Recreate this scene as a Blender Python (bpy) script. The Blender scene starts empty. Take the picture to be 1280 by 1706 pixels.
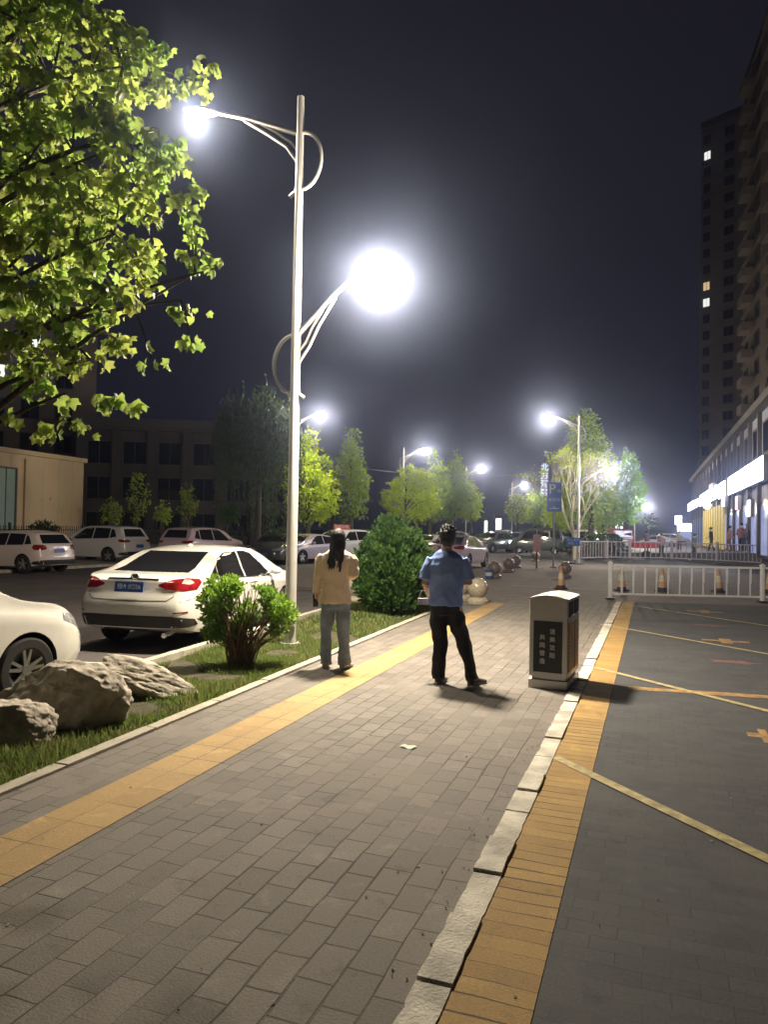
import bpy, bmesh, math, random
import numpy as np
from mathutils import Vector, Matrix, noise
from mathutils.bvhtree import BVHTree
from mathutils.geometry import delaunay_2d_cdt
PI = math.pi
R = math.radians
scene = bpy.context.scene
COL = scene.collection

# ------------------------------------------------------------------ camera
CAM_H = 1.65
cd = bpy.data.cameras.new('camera'); cam = bpy.data.objects.new('camera', cd); COL.objects.link(cam)
cd.sensor_fit = 'VERTICAL'; cd.sensor_height = 36.0; cd.lens = 36.0*1230/1706
cd.clip_start = 0.05; cd.clip_end = 1500
CM = Matrix.Rotation(PI/2 + R(1.3), 4, 'X') @ Matrix.Rotation(R(1.0), 4, 'Z')
cam.matrix_world = Matrix.Translation((0, 0, CAM_H)) @ CM
scene.camera = cam
# ------------------------------------------------------------------ night sky
w = bpy.data.worlds.new('World'); scene.world = w; w.use_nodes = True
nt = w.node_tree; nt.nodes.clear()
wo = nt.nodes.new('ShaderNodeOutputWorld'); bg = nt.nodes.new('ShaderNodeBackground')
tc = nt.nodes.new('ShaderNodeTexCoord'); sx = nt.nodes.new('ShaderNodeSeparateXYZ'); cr = nt.nodes.new('ShaderNodeValToRGB')
nt.links.new(tc.outputs['Generated'], sx.inputs[0]); nt.links.new(sx.outputs['Z'], cr.inputs[0])
cr.color_ramp.elements[0].position = 0.0; cr.color_ramp.elements[0].color = (.0125, .0123, .0195, 1)
cr.color_ramp.elements[1].position = 0.75; cr.color_ramp.elements[1].color = (.0090, .0082, .0112, 1)
nt.links.new(cr.outputs[0], bg.inputs[0]); bg.inputs[1].default_value = 1.0
nt.links.new(bg.outputs[0], wo.inputs[0])
# ------------------------------------------------------------------ exposure
scene.view_settings.view_transform = 'Standard'; scene.view_settings.look = 'None'
scene.view_settings.exposure = 0.2; scene.view_settings.gamma = 1.0
USE_HAZE = True; HAZE_D = .0021; HAZE_G = .95
LAMP_W = 1250.0
LAMP_COL = (1.0, .86, .66)
scene.cycles.max_bounces = 6; scene.cycles.diffuse_bounces = 3; scene.cycles.glossy_bounces = 3
scene.cycles.transmission_bounces = 4; scene.cycles.transparent_max_bounces = 8; scene.cycles.volume_bounces = 0
scene.cycles.sample_clamp_indirect = 4.0; scene.cycles.use_denoising = True
scene.cycles.caustics_reflective = False; scene.cycles.caustics_refractive = False

# ------------------------------------------------------------------ layout helpers
def ray(px, py):
    return CM.to_3x3() @ Vector(((px-640)/1230.0, (853-py)/1230.0, -1))
def G(px, py, z=0.0):
    d = ray(px, py); t = (z-CAM_H)/d.z
    return Vector((d.x*t, d.y*t, z))
def D(px, py, y):
    d = ray(px, py); t = y/d.y
    return Vector((d.x*t, y, CAM_H+d.z*t))
AZ = R(20); SA, CA = math.sin(AZ), math.cos(AZ)
def S(u, v, z=0.0):
    return Vector((u*CA+v*SA, -u*SA+v*CA, z))
def UV(p):
    return (p.x*CA-p.y*SA, p.x*SA+p.y*CA)

# ------------------------------------------------------------------ materials
MATS = {}
def mat(name, col, rough=.6, metal=0.0, var=.15, vscale=6.0, bump=0.0, bscale=40.0, emit=None, estr=0.0, coat=0.0,
        col2=None, trans=0.0, spec=None, alpha=None):
    if name in MATS: return MATS[name]
    m = bpy.data.materials.new(name); m.use_nodes = True
    t = m.node_tree; b = t.nodes['Principled BSDF']
    b.inputs['Roughness'].default_value = rough; b.inputs['Metallic'].default_value = metal
    if spec is not None: b.inputs['Specular IOR Level'].default_value = spec
    if coat: b.inputs['Coat Weight'].default_value = coat; b.inputs['Coat Roughness'].default_value = .06
    if trans: b.inputs['Transmission Weight'].default_value = trans
    tcn = t.nodes.new('ShaderNodeTexCoord')
    nz = t.nodes.new('ShaderNodeTexNoise'); nz.inputs['Scale'].default_value = vscale; nz.inputs['Detail'].default_value = 5
    t.links.new(tcn.outputs['Object'], nz.inputs['Vector'])
    mx = t.nodes.new('ShaderNodeMix'); mx.data_type = 'RGBA'
    c2 = col2 if col2 else tuple(c*(1-var) for c in col)
    c1 = col if col2 else tuple(min(1, c*(1+var*.6)) for c in col)
    mx.inputs[6].default_value = (*c1, 1); mx.inputs[7].default_value = (*c2, 1)
    rp = t.nodes.new('ShaderNodeMapRange'); rp.inputs[1].default_value = .35; rp.inputs[2].default_value = .65
    t.links.new(nz.outputs['Fac'], rp.inputs[0]); t.links.new(rp.outputs[0], mx.inputs[0])
    t.links.new(mx.outputs[2], b.inputs['Base Color'])
    if bump:
        n2 = t.nodes.new('ShaderNodeTexNoise'); n2.inputs['Scale'].default_value = bscale; n2.inputs['Detail'].default_value = 6
        t.links.new(tcn.outputs['Object'], n2.inputs['Vector'])
        bp = t.nodes.new('ShaderNodeBump'); bp.inputs['Strength'].default_value = bump; bp.inputs['Distance'].default_value = .02
        t.links.new(n2.outputs['Fac'], bp.inputs['Height']); t.links.new(bp.outputs[0], b.inputs['Normal'])
    if emit:
        b.inputs['Emission Color'].default_value = (*emit, 1); b.inputs['Emission Strength'].default_value = estr
    MATS[name] = m
    return m

def brickmat(name, c1, c2, mortar, bw, rh, ms, swap=False, rough=.8, off=.5, bump=.5, stain=.35, sscale=1.2, dirt=(.05, .045, .04), rot=0.0, vary=False):
    if name in MATS: return MATS[name]
    m = bpy.data.materials.new(name); m.use_nodes = True
    t = m.node_tree; b = t.nodes['Principled BSDF']; b.inputs['Roughness'].default_value = rough
    tcn = t.nodes.new('ShaderNodeTexCoord'); mp = t.nodes.new('ShaderNodeMapping')
    t.links.new(tcn.outputs['Object'], mp.inputs['Vector'])
    if swap: mp.inputs['Rotation'].default_value[2] = R(90)
    else: mp.inputs['Rotation'].default_value[2] = rot
    # slight waviness so rows are not ruler straight
    nw = t.nodes.new('ShaderNodeTexNoise'); nw.inputs['Scale'].default_value = 2.2
    t.links.new(tcn.outputs['Object'], nw.inputs['Vector'])
    vm = t.nodes.new('ShaderNodeVectorMath'); vm.operation = 'MULTIPLY_ADD'
    vm.inputs[1].default_value = (.035, .035, 0); t.links.new(nw.outputs['Color'], vm.inputs[0]); t.links.new(mp.outputs[0], vm.inputs[2])
    br = t.nodes.new('ShaderNodeTexBrick'); br.offset = off; br.inputs['Scale'].default_value = 1
    br.inputs['Brick Width'].default_value = bw; br.inputs['Row Height'].default_value = rh
    br.inputs['Mortar Size'].default_value = ms; br.inputs['Mortar Smooth'].default_value = .3; br.inputs['Bias'].default_value = 0
    br.inputs['Color1'].default_value = (*c1, 1); br.inputs['Color2'].default_value = (*c2, 1); br.inputs['Mortar'].default_value = (*mortar, 1)
    t.links.new(vm.outputs[0], br.inputs['Vector'])
    if vary:
        nj = t.nodes.new('ShaderNodeTexNoise'); nj.inputs['Scale'].default_value = 1.1; nj.inputs['Detail'].default_value = 3; t.links.new(tcn.outputs['Object'], nj.inputs['Vector'])
        rj = t.nodes.new('ShaderNodeMapRange'); rj.inputs[1].default_value = .38; rj.inputs[2].default_value = .64; rj.inputs[3].default_value = ms*.08; rj.inputs[4].default_value = ms*2.1; t.links.new(nj.outputs['Fac'], rj.inputs[0]); t.links.new(rj.outputs[0], br.inputs['Mortar Size'])
    n1 = t.nodes.new('ShaderNodeTexNoise'); n1.inputs['Scale'].default_value = sscale; n1.inputs['Detail'].default_value = 8; n1.inputs['Roughness'].default_value = .65
    t.links.new(tcn.outputs['Object'], n1.inputs['Vector'])
    rp = t.nodes.new('ShaderNodeMapRange'); rp.inputs[1].default_value = .42; rp.inputs[2].default_value = .72; rp.inputs[4].default_value = stain
    t.links.new(n1.outputs['Fac'], rp.inputs[0])
    mx = t.nodes.new('ShaderNodeMix'); mx.data_type = 'RGBA'; mx.inputs[7].default_value = (*dirt, 1)
    t.links.new(br.outputs['Color'], mx.inputs[6]); t.links.new(rp.outputs[0], mx.inputs[0])
    if vary:   # pale worn and dark spilt patches
        n5 = t.nodes.new('ShaderNodeTexNoise'); n5.inputs['Scale'].default_value = 4.2; n5.inputs['Detail'].default_value = 9; n5.inputs['Roughness'].default_value = .7; t.links.new(tcn.outputs['Object'], n5.inputs['Vector'])
        for lo, hi, am, cc in ((.57, .70, .42, tuple(min(1, x*1.55) for x in c1)), (.43, .32, .5, tuple(x*.45 for x in c2))):
            r5 = t.nodes.new('ShaderNodeMapRange'); r5.inputs[1].default_value = lo; r5.inputs[2].default_value = hi; r5.inputs[4].default_value = am; t.links.new(n5.outputs['Fac'], r5.inputs[0])
            m5 = t.nodes.new('ShaderNodeMix'); m5.data_type = 'RGBA'; m5.inputs[7].default_value = (*cc, 1); t.links.new(mx.outputs[2], m5.inputs[6]); t.links.new(r5.outputs[0], m5.inputs[0]); mx = m5
    # fine grain
    n3 = t.nodes.new('ShaderNodeTexNoise'); n3.inputs['Scale'].default_value = 90; n3.inputs['Detail'].default_value = 3
    t.links.new(tcn.outputs['Object'], n3.inputs['Vector'])
    m3 = t.nodes.new('ShaderNodeMix'); m3.data_type = 'RGBA'; m3.blend_type = 'OVERLAY'; m3.inputs[0].default_value = .35
    t.links.new(mx.outputs[2], m3.inputs[6]); t.links.new(n3.outputs['Fac'], m3.inputs[7])
    t.links.new(m3.outputs[2], b.inputs['Base Color'])
    ad = t.nodes.new('ShaderNodeMath'); ad.operation = 'MULTIPLY_ADD'; ad.inputs[1].default_value = -1.0
    t.links.new(br.outputs['Fac'], ad.inputs[0])
    ms_ = t.nodes.new('ShaderNodeMath'); ms_.operation = 'MULTIPLY'; ms_.inputs[1].default_value = .5
    t.links.new(n3.outputs['Fac'], ms_.inputs[0]); t.links.new(ms_.outputs[0], ad.inputs[2])
    bp = t.nodes.new('ShaderNodeBump'); bp.inputs['Strength'].default_value = bump; bp.inputs['Distance'].default_value = .006
    t.links.new(ad.outputs[0], bp.inputs['Height']); t.links.new(bp.outputs[0], b.inputs['Normal'])
    MATS[name] = m
    return m

def leafmat(name, col, col2, trans=.35, rough=.5):
    if name in MATS: return MATS[name]
    m = bpy.data.materials.new(name); m.use_nodes = True
    t = m.node_tree; t.nodes.clear(); out = t.nodes.new('ShaderNodeOutputMaterial')
    tcn = t.nodes.new('ShaderNodeTexCoord'); nz = t.nodes.new('ShaderNodeTexNoise'); nz.inputs['Scale'].default_value = 2.6; nz.inputs['Detail'].default_value = 4
    t.links.new(tcn.outputs['Object'], nz.inputs['Vector'])
    rp = t.nodes.new('ShaderNodeMapRange'); rp.inputs[1].default_value = .3; rp.inputs[2].default_value = .7; t.links.new(nz.outputs['Fac'], rp.inputs[0])
    mx = t.nodes.new('ShaderNodeMix'); mx.data_type = 'RGBA'; mx.inputs[6].default_value = (*col, 1); mx.inputs[7].default_value = (*col2, 1)
    t.links.new(rp.outputs[0], mx.inputs[0])
    d = t.nodes.new('ShaderNodeBsdfPrincipled'); d.inputs['Roughness'].default_value = rough; d.inputs['Specular IOR Level'].default_value = .3
    tr = t.nodes.new('ShaderNodeBsdfTranslucent')
    t.links.new(mx.outputs[2], d.inputs['Base Color'])
    hs = t.nodes.new('ShaderNodeHueSaturation'); hs.inputs['Value'].default_value = 1.7; hs.inputs['Saturation'].default_value = 1.1
    t.links.new(mx.outputs[2], hs.inputs['Color']); t.links.new(hs.outputs[0], tr.inputs['Color'])
    ms = t.nodes.new('ShaderNodeMixShader'); ms.inputs[0].default_value = trans
    t.links.new(d.outputs[0], ms.inputs[1]); t.links.new(tr.outputs[0], ms.inputs[2]); t.links.new(ms.outputs[0], out.inputs[0])
    MATS[name] = m
    return m

# ------------------------------------------------------------------ mesh builder
class MB:
    def __init__(s): s.v = []; s.f = []; s.m = []
    def add(s, vs, fs, mi=0):
        o = len(s.v); s.v += [tuple(v) for v in vs]; s.f += [tuple(i+o for i in f) for f in fs]; s.m += [mi]*len(fs); return s
    def box(s, c, d, rz=0.0, mi=0, M=None, taper=1.0):
        x, y, z = d[0]/2, d[1]/2, d[2]/2
        vs = [Vector((sx*x*(taper if sz > 0 else 1), sy*y*(taper if sz > 0 else 1), sz*z)) for sz in (-1, 1) for sy in (-1, 1) for sx in (-1, 1)]
        rot = M if M is not None else Matrix.Rotation(rz, 3, 'Z')
        vs = [rot @ v + Vector(c) for v in vs]
        return s.add(vs, [(0, 2, 3, 1), (4, 5, 7, 6), (0, 1, 5, 4), (2, 6, 7, 3), (0, 4, 6, 2), (1, 3, 7, 5)], mi)
    def rbox(s, c, d, r=.02, n=3, rz=0.0, mi=0):   # box with rounded vertical edges
        x, y = d[0]/2-r, d[1]/2-r; pts = []
        for (cx, cy, a0) in ((x, y, 0), (-x, y, 90), (-x, -y, 180), (x, -y, 270)):
            for i in range(n+1):
                a = R(a0+90*i/n); pts.append((cx+r*math.cos(a), cy+r*math.sin(a)))
        rot = Matrix.Rotation(rz, 3, 'Z')
        k = len(pts)
        vs = [rot @ Vector((p[0], p[1], z))+Vector(c) for z in (-d[2]/2, d[2]/2) for p in pts]
        fs = [(i, (i+1) % k, k+(i+1) % k, k+i) for i in range(k)]+[tuple(range(k-1, -1, -1)), tuple(range(k, 2*k))]
        return s.add(vs, fs, mi)
    def tube(s, pts, r, n=8, mi=0, cap=True):
        pts = [Vector(p) for p in pts]; k = len(pts); rs = r if isinstance(r, (list, tuple)) else [r]*k
        t0 = (pts[1]-pts[0]).normalized(); up = Vector((0, 0, 1)) if abs(t0.z) < .9 else Vector((1, 0, 0))
        a = t0.cross(up).normalized(); vs = []
        for i, p in enumerate(pts):
            t = (pts[min(i+1, k-1)]-pts[max(i-1, 0)]).normalized()
            a = (a - t*a.dot(t)).normalized(); b = t.cross(a)
            for j in range(n):
                q = 2*PI*j/n; vs.append(p+(a*math.cos(q)+b*math.sin(q))*rs[i])
        fs = [(i*n+j, i*n+(j+1) % n, (i+1)*n+(j+1) % n, (i+1)*n+j) for i in range(k-1) for j in range(n)]
        if cap: fs += [tuple(range(n-1, -1, -1)), tuple((k-1)*n+j for j in range(n))]
        return s.add(vs, fs, mi)
    def loft(s, rings, cap=True, mi=0):
        n = len(rings[0]); vs = [v for r in rings for v in r]; k = len(rings)
        fs = [(i*n+j, i*n+(j+1) % n, (i+1)*n+(j+1) % n, (i+1)*n+j) for i in range(k-1) for j in range(n)]
        if cap: fs += [tuple(range(n-1, -1, -1)), tuple((k-1)*n+j for j in range(n))]
        return s.add(vs, fs, mi)
    def ell(s, rings, n=16, cap=True, mi=0, ex=2.0):
        # rings: (center, rx, ry[, rotz])  horizontal superellipses
        out = []
        for rg in rings:
            c = Vector(rg[0]); rz = rg[3] if len(rg) > 3 else 0; pts = []
            for j in range(n):
                q = 2*PI*j/n; x = abs(math.cos(q))**(2/ex)*math.copysign(1, math.cos(q))*rg[1]; y = abs(math.sin(q))**(2/ex)*math.copysign(1, math.sin(q))*rg[2]
                pts.append(c+Matrix.Rotation(rz, 3, 'Z') @ Vector((x, y, 0)))
            out.append(pts)
        return s.loft(out, cap, mi)
    def lathe(s, prof, c=(0, 0, 0), n=24, mi=0, cap=True):
        return s.ell([((c[0], c[1], c[2]+z), r, r) for r, z in prof], n, cap, mi)
    def sphere(s, c, r, n=16, m=10, sc=(1, 1, 1), mi=0, M=None):
        M = M or Matrix.Identity(3)
        rings = []
        for i in range(1, m):
            a = PI*i/m
            rings.append([Vector(c)+M @ Vector((sc[0]*r*math.sin(a)*math.cos(2*PI*j/n), sc[1]*r*math.sin(a)*math.sin(2*PI*j/n), -sc[2]*r*math.cos(a))) for j in range(n)])
        o = len(s.v); s.loft(rings, False, mi)
        b = len(s.v); s.v += [tuple(Vector(c)+M @ Vector((0, 0, -r*sc[2]))), tuple(Vector(c)+M @ Vector((0, 0, r*sc[2])))]
        last = o+(m-2)*n
        for j in range(n):
            s.f.append((o+(j+1) % n, o+j, b)); s.m.append(mi)
            s.f.append((last+j, last+(j+1) % n, b+1)); s.m.append(mi)
        return s
    def prism(s, poly, z0, z1, mi=0):
        k = len(poly); vs = [(p[0], p[1], z0) for p in poly]+[(p[0], p[1], z1) for p in poly]
        return s.add(vs, [(i, (i+1) % k, k+(i+1) % k, k+i) for i in range(k)]+[tuple(range(k-1, -1, -1)), tuple(range(k, 2*k))], mi)
    def prismM(s, poly, M, t, mi=0):   # polygon in (x,z) plane of frame M, extruded along local y by t
        k = len(poly); vs = [M @ Vector((p[0], y, p[1])) for y in (0, t) for p in poly]
        return s.add(vs, [(i, (i+1) % k, k+(i+1) % k, k+i) for i in range(k)]+[tuple(range(k-1, -1, -1)), tuple(range(k, 2*k))], mi)
    def mesh(s, name, ms, ang=38):
        me = bpy.data.meshes.new(name); me.from_pydata(s.v, [], s.f)
        ms = ms if isinstance(ms, (list, tuple)) else [ms]
        for m in ms: me.materials.append(m)
        if any(s.m): me.polygons.foreach_set('material_index', s.m)
        fixn(me)
        if ang:
            me.polygons.foreach_set('use_smooth', [True]*len(me.polygons)); me.set_sharp_from_angle(angle=R(ang))
        me.update(); return me
    def build(s, name, ms, parent=None, ang=38, loc=None, rz=0.0):
        o = bpy.data.objects.new(name, s.mesh(name, ms, ang)); COL.objects.link(o)
        if parent: o.parent = parent
        if loc is not None: o.location = loc
        if rz: o.rotation_euler = (0, 0, rz)
        return o
def fixn(me):
    bm = bmesh.new(); bm.from_mesh(me); bmesh.ops.recalc_face_normals(bm, faces=bm.faces); bm.to_mesh(me); bm.free()
def tag(o, label=None, cat=None, group=None, kind=None):
    if label: o['label'] = label
    if cat: o['category'] = cat
    if group: o['group'] = group
    if kind: o['kind'] = kind
    return o
def empty(name, loc, label=None, cat=None, group=None, rz=0.0):
    o = bpy.data.objects.new(name, None); COL.objects.link(o); o.location = loc; o.rotation_euler = (0, 0, rz); o.empty_display_size = .1
    return tag(o, label, cat, group)
def copy_tree(o, parent=None):
    c = o.copy(); COL.objects.link(c)
    if parent: c.parent = parent
    for ch in list(o.children): copy_tree(ch, c)
    return c
def clone(o, loc, rz=0.0, label=None, group=None, sc=None):
    c = copy_tree(o); c.location = loc; c.rotation_euler = (0, 0, rz)
    if sc: c.scale = (sc, sc, sc)
    if label: c['label'] = label
    if group: c['group'] = group
    return c
def evalmesh(o, name=None):      # bake modifiers into a fresh mesh
    dg = bpy.context.evaluated_depsgraph_get(); dg.update()
    me = bpy.data.meshes.new_from_object(o.evaluated_get(dg)); o.modifiers.clear(); o.data = me
    return o
def struct(name, mb, m, street=True, ang=0):
    o = mb.build(name, m, None, ang); o['kind'] = 'structure'
    if street: o.rotation_euler = (0, 0, -AZ)
    return o
def catmull(tbl, x):             # piecewise cubic through (x,y) control points
    if x <= tbl[0][0]: return tbl[0][1]
    if x >= tbl[-1][0]: return tbl[-1][1]
    for i in range(len(tbl)-1):
        if tbl[i][0] <= x <= tbl[i+1][0]:
            (x0, y0), (x1, y1) = tbl[i], tbl[i+1]; h = x1-x0; t = (x-x0)/h
            def sl(j):
                if j <= 0: return (tbl[1][1]-tbl[0][1])/(tbl[1][0]-tbl[0][0])
                if j >= len(tbl)-1: return (tbl[-1][1]-tbl[-2][1])/(tbl[-1][0]-tbl[-2][0])
                a = (tbl[j][1]-tbl[j-1][1])/(tbl[j][0]-tbl[j-1][0]); b = (tbl[j+1][1]-tbl[j][1])/(tbl[j+1][0]-tbl[j][0])
                return 0 if a*b <= 0 else 2*a*b/(a+b)
            m0, m1 = sl(i)*h, sl(i+1)*h
            return (2*t**3-3*t*t+1)*y0+(t**3-2*t*t+t)*m0+(-2*t**3+3*t*t)*y1+(t**3-t*t)*m1
def textmesh(s, size, name, m, parent, M, depth=.002, align='CENTER', kind=None, bold=0.0):
    c = bpy.data.curves.new(name, 'FONT'); c.body = s; c.size = size; c.extrude = depth; c.align_x = align; c.align_y = 'CENTER'; c.offset = bold
    c.resolution_u = 3
    t = bpy.data.objects.new(name, c); COL.objects.link(t)
    dg = bpy.context.evaluated_depsgraph_get(); dg.update()
    me = bpy.data.meshes.new_from_object(t.evaluated_get(dg)); bpy.data.objects.remove(t)
    me.transform(M); me.materials.clear(); me.materials.append(m)
    o = bpy.data.objects.new(name, me); COL.objects.link(o)
    if parent: o.parent = parent
    return o
def upright(x, y, z, rz=0.0, ry=0.0):
    # text reads along +x, faces -y, before rotation by rz about z
    return Matrix.Translation((x, y, z)) @ Matrix.Rotation(rz, 4, 'Z') @ Matrix.Rotation(PI/2, 4, 'X')
# ================================================================== GROUND
m_asphalt = mat('asphalt', (.095, .082, .082), .78, var=.25, vscale=1.3, bump=.35, bscale=120)
m_asphalt_far = mat('worn_asphalt', (.075, .068, .068), .7, var=.2, vscale=.8, bump=.25, bscale=90)
m_paver = brickmat('grey_pavers', (.205, .183, .160), (.145, .131, .117), (.030, .026, .022), .235, .150, .0030, swap=True, stain=.72, sscale=1.6, dirt=(.17, .148, .124), bump=1.0, vary=True)
m_tact = brickmat('tactile_yellow', (.43, .29, .12), (.36, .235, .10), (.17, .12, .06), .30, .30, .004, vary=True, off=0, stain=.25, sscale=2.5, dirt=(.25, .19, .12))
m_ybrick = brickmat('yellow_brick', (.42, .27, .085), (.33, .20, .065), (.09, .06, .03), 4.0, .105, .004, vary=True, off=0, stain=.3, sscale=3, dirt=(.2, .14, .06), bump=.8)
m_dark = brickmat('dark_pavers', (.060, .063, .070), (.044, .047, .054), (.030, .030, .031), .20, .10, .002, stain=.7, sscale=1.4, dirt=(.078, .077, .078), rot=R(0), bump=.5, vary=True)
m_drive = brickmat('driveway_pavers', (.20, .155, .135), (.15, .12, .105), (.08, .065, .055), .30, .30, .004, stain=.35, sscale=1.0, dirt=(.13, .105, .09))
m_plaza = mat('plaza_stone', (.26, .235, .24), .6, var=.15, vscale=1.0, bump=.1)
m_kerbw = mat('kerb_white', (.62, .585, .50), .8, var=.35, vscale=5, bump=.5, bscale=60)
m_kerbc = mat('kerb_concrete', (.42, .385, .31), .85, var=.2, vscale=4, bump=.4, bscale=70)
m_soil = mat('soil', (.055, .05, .026), .95, var=.4, vscale=9, bump=.8, bscale=30)
m_white = mat('road_paint_white', (.55, .53, .50), .7, var=.35, vscale=7)
m_yline = mat('paint_yellow', (.50, .42, .20), .7, col2=(.27, .225, .12), vscale=14, bump=.3)
m_orange = mat('paint_orange', (.44, .26, .09), .7, col2=(.20, .13, .06), vscale=11, bump=.3)
m_redp = mat('paint_faded_red', (.24, .09, .085), .8, col2=(.09, .075, .075), vscale=12)

def sheet(name, poly, z, m, kind='structure'):
    b = MB(); b.add([(p[0], p[1], z) for p in poly], [tuple(range(len(poly)))]); return struct(name, b, m)
def slab(name, poly, z0, z1, m):
    b = MB(); b.prism(poly, z0, z1); return struct(name, b, m)
ku = lambda v: -3.62-0.038*(v-2)         # walk-side edge of the verge kerb
ru = lambda v: -5.52-0.085*(v-7)         # road-side kerb of the verge
tl = lambda v: -3.20-0.021*(v-3)
tr = lambda v: -2.76-0.025*(v-2.6)
WEND = 18.3
b = MB(); b.add([(-260, -20, -.125), (300, -20, -.125), (300, 700, -.125), (-260, 700, -.125)], [(0, 1, 2, 3)]); struct('ground', b, m_asphalt_far)
sheet('road', [(-30, -12), (ru(-12)+.1, -12), (ru(30)-.6, 30), (ru(30)-.6, 260), (-30, 260)], -.10, m_asphalt)
slab('sidewalk', [(ku(-6), -6), (-.81, -6), (-.74, WEND), (ku(WEND), WEND)], -.13, 0, m_paver)
sheet('tactile_paving', [(tl(-4), -4), (tr(-4), -4), (tr(16.6), 16.6), (tl(16.9), 16.9)], .004, m_tact)
slab('parking_lot', [(-.36, -6), (9, -6), (9, 20.6), (-.38, 18.75)], -.13, -.001, m_dark)
slab('brick_border', [(-.655, -6), (-.362, -6), (-.384, 18.72), (-.69, 18.5)], -.13, 0.002, m_ybrick)
slab('driveway', [(-16.0, WEND+.9), (-4.4, WEND+.004), (-.9, WEND+.004), (-.384, 18.8), (9, 20.65), (14, 21.7), (14, 34.5), (-6.5, 36), (-12, 34)], -.13, -.012, m_drive)
# chipped white kerb stones between walk and brick border
random.seed(4); b = MB(); v = -3.0
while v < WEND:
    L = random.choice((.30, .42, .5, .36)) if v < 9 else .5
    u0 = -.795+random.uniform(-.004, .004); u1 = -.662; z = .012+random.uniform(-.006, .012)
    n = 7; rim = []
    for i in range(n+1): rim.append((u1-random.choice((0, 0, 0, 0, 0, .002, .007 if v < 6 else 0))*random.random(), v+.008+(L-.016)*i/n))
    for i in range(n, -1, -1): rim.append((u0+random.choice((0, 0, 0, .010))*random.random(), v+.008+(L-.016)*i/n))
    b.prism(rim, -.1, z)
    v += L
struct('kerb_stones', b, m_kerbw)
b = MB(); b.add([(-.815, -6, -.02), (-.64, -6, -.02), (-.67, WEND, -.02), (-.83, WEND, -.02)], [(0, 1, 2, 3)]); struct('kerb_bed', b, m_soil)
# verge: soil and kerbs
slab('verge_soil', [(ru(-6), -6), (ku(-6)-.11, -6), (ku(WEND)-.11, WEND), (ru(WEND), WEND)], -.13, -.03, m_soil)
b = MB(); v = -4.0
while v < WEND-.2:
    L = .99; jz = random.uniform(-.004, .004)
    b.prism([(ku(v)-.11, v+.005), (ku(v)-.002, v+.005), (ku(v+L)-.002, v+L-.005), (ku(v+L)-.11, v+L-.005)], -.12, .02+jz); v += 1.0
struct('verge_kerb', b, m_kerbc)
b = MB(); v = -4.0
while v < WEND-.2:
    b.prism([(ru(v)-.12, v+.005), (ru(v), v+.005), (ru(v+1), v+.995), (ru(v+1)-.12, v+.995)], -.12, .05+random.uniform(-.005, .005)); v += 1.0
struct('road_kerb', b, m_kerbc)
# painted lines
def stripe(name, p, q, wd, z, m):
    p = Vector((*p, 0)); q = Vector((*q, 0)); d = (q-p).normalized(); n = Vector((-d.y, d.x, 0))*wd/2
    b = MB(); vs = [p+n, p-n, q-n, q+n]; b.add([(a.x, a.y, z) for a in vs], [(0, 1, 2, 3)]); return struct(name, b, m)
def gu(px, py): return UV(G(px, py))
for (a, bb, wd) in (((925, 1262), (1280, 1432), .085), ((990, 1112), (1280, 1185), .085), ((1000, 1040), (1280, 1090), .085), ((1046, 1008), (1280, 1043), .085)):
    p, q = gu(*a), gu(*bb); q = (p[0]+(q[0]-p[0])*3, p[1]+(q[1]-p[1])*3)
    stripe('bay_line', p, q, wd, .0055, m_yline)
p, q = gu(1048, 1146), gu(1280, 1161); stripe('orange_line', p, (q[0]+2, q[1]+.2), .17, .002, m_orange)
def plus(c, wu, wv, m, name):
    b = MB(); u, v = c
    pts = [(-wu, -wv*.3), (-wu*.25, -wv*.3), (-wu*.25, -wv), (wu*.25, -wv), (wu*.25, -wv*.3), (wu, -wv*.3), (wu, wv*.3), (wu*.25, wv*.3), (wu*.25, wv), (-wu*.25, wv), (-wu*.25, wv*.3), (-wu, wv*.3)]
    b.add([(u+x, v+y, .001) for x, y in pts], [tuple(range(12))]); struct(name, b, m)
plus(gu(1210, 1068), .34, .26, m_orange, 'painted_mark'); plus(gu(1175, 1019), .36, .3, m_orange, 'painted_mark')
plus(gu(1275, 1226), .13, .22, m_orange, 'painted_mark')
def smudge(c, wu, wv, m, name):
    b = MB(); pts = []
    for i in range(18):
        a = 2*PI*i/18; r = 1+.25*math.sin(5*a+c[0]); pts.append((c[0]+wu*r*math.cos(a), c[1]+wv*r*math.sin(a), .0005))
    b.add(pts, [tuple(range(18))]); struct(name, b, m)
smudge(gu(1225, 1103), .3, .12, m_redp, 'faded_red_mark'); smudge(gu(1182, 1042), .3, .13, m_redp, 'faded_red_mark')
# parking bay lines on the road
for (p, q, wd) in ((G(128, 1104, -.1), G(240, 1108, -.1), .1), (G(110, 1082, -.1), G(250, 1042, -.1), .1), (G(495, 1026, -.1), G(560, 1030, -.1), .1), (G(705, 915, -.1), G(850, 905, -.1), .13)):
    stripe('road_line', UV(p), UV(q), wd, -.095, m_white)
p, q = UV(G(380, 1040, -.1)), UV(G(525, 1026, -.1)); stripe('road_line', p, q, .1, -.0945, m_white)
p, q = UV(G(855, 945)), UV(G(1010, 976)); stripe('road_line', UV(G(850, 975)), UV(G(1012, 983)), .08, .0, m_white)
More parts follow.
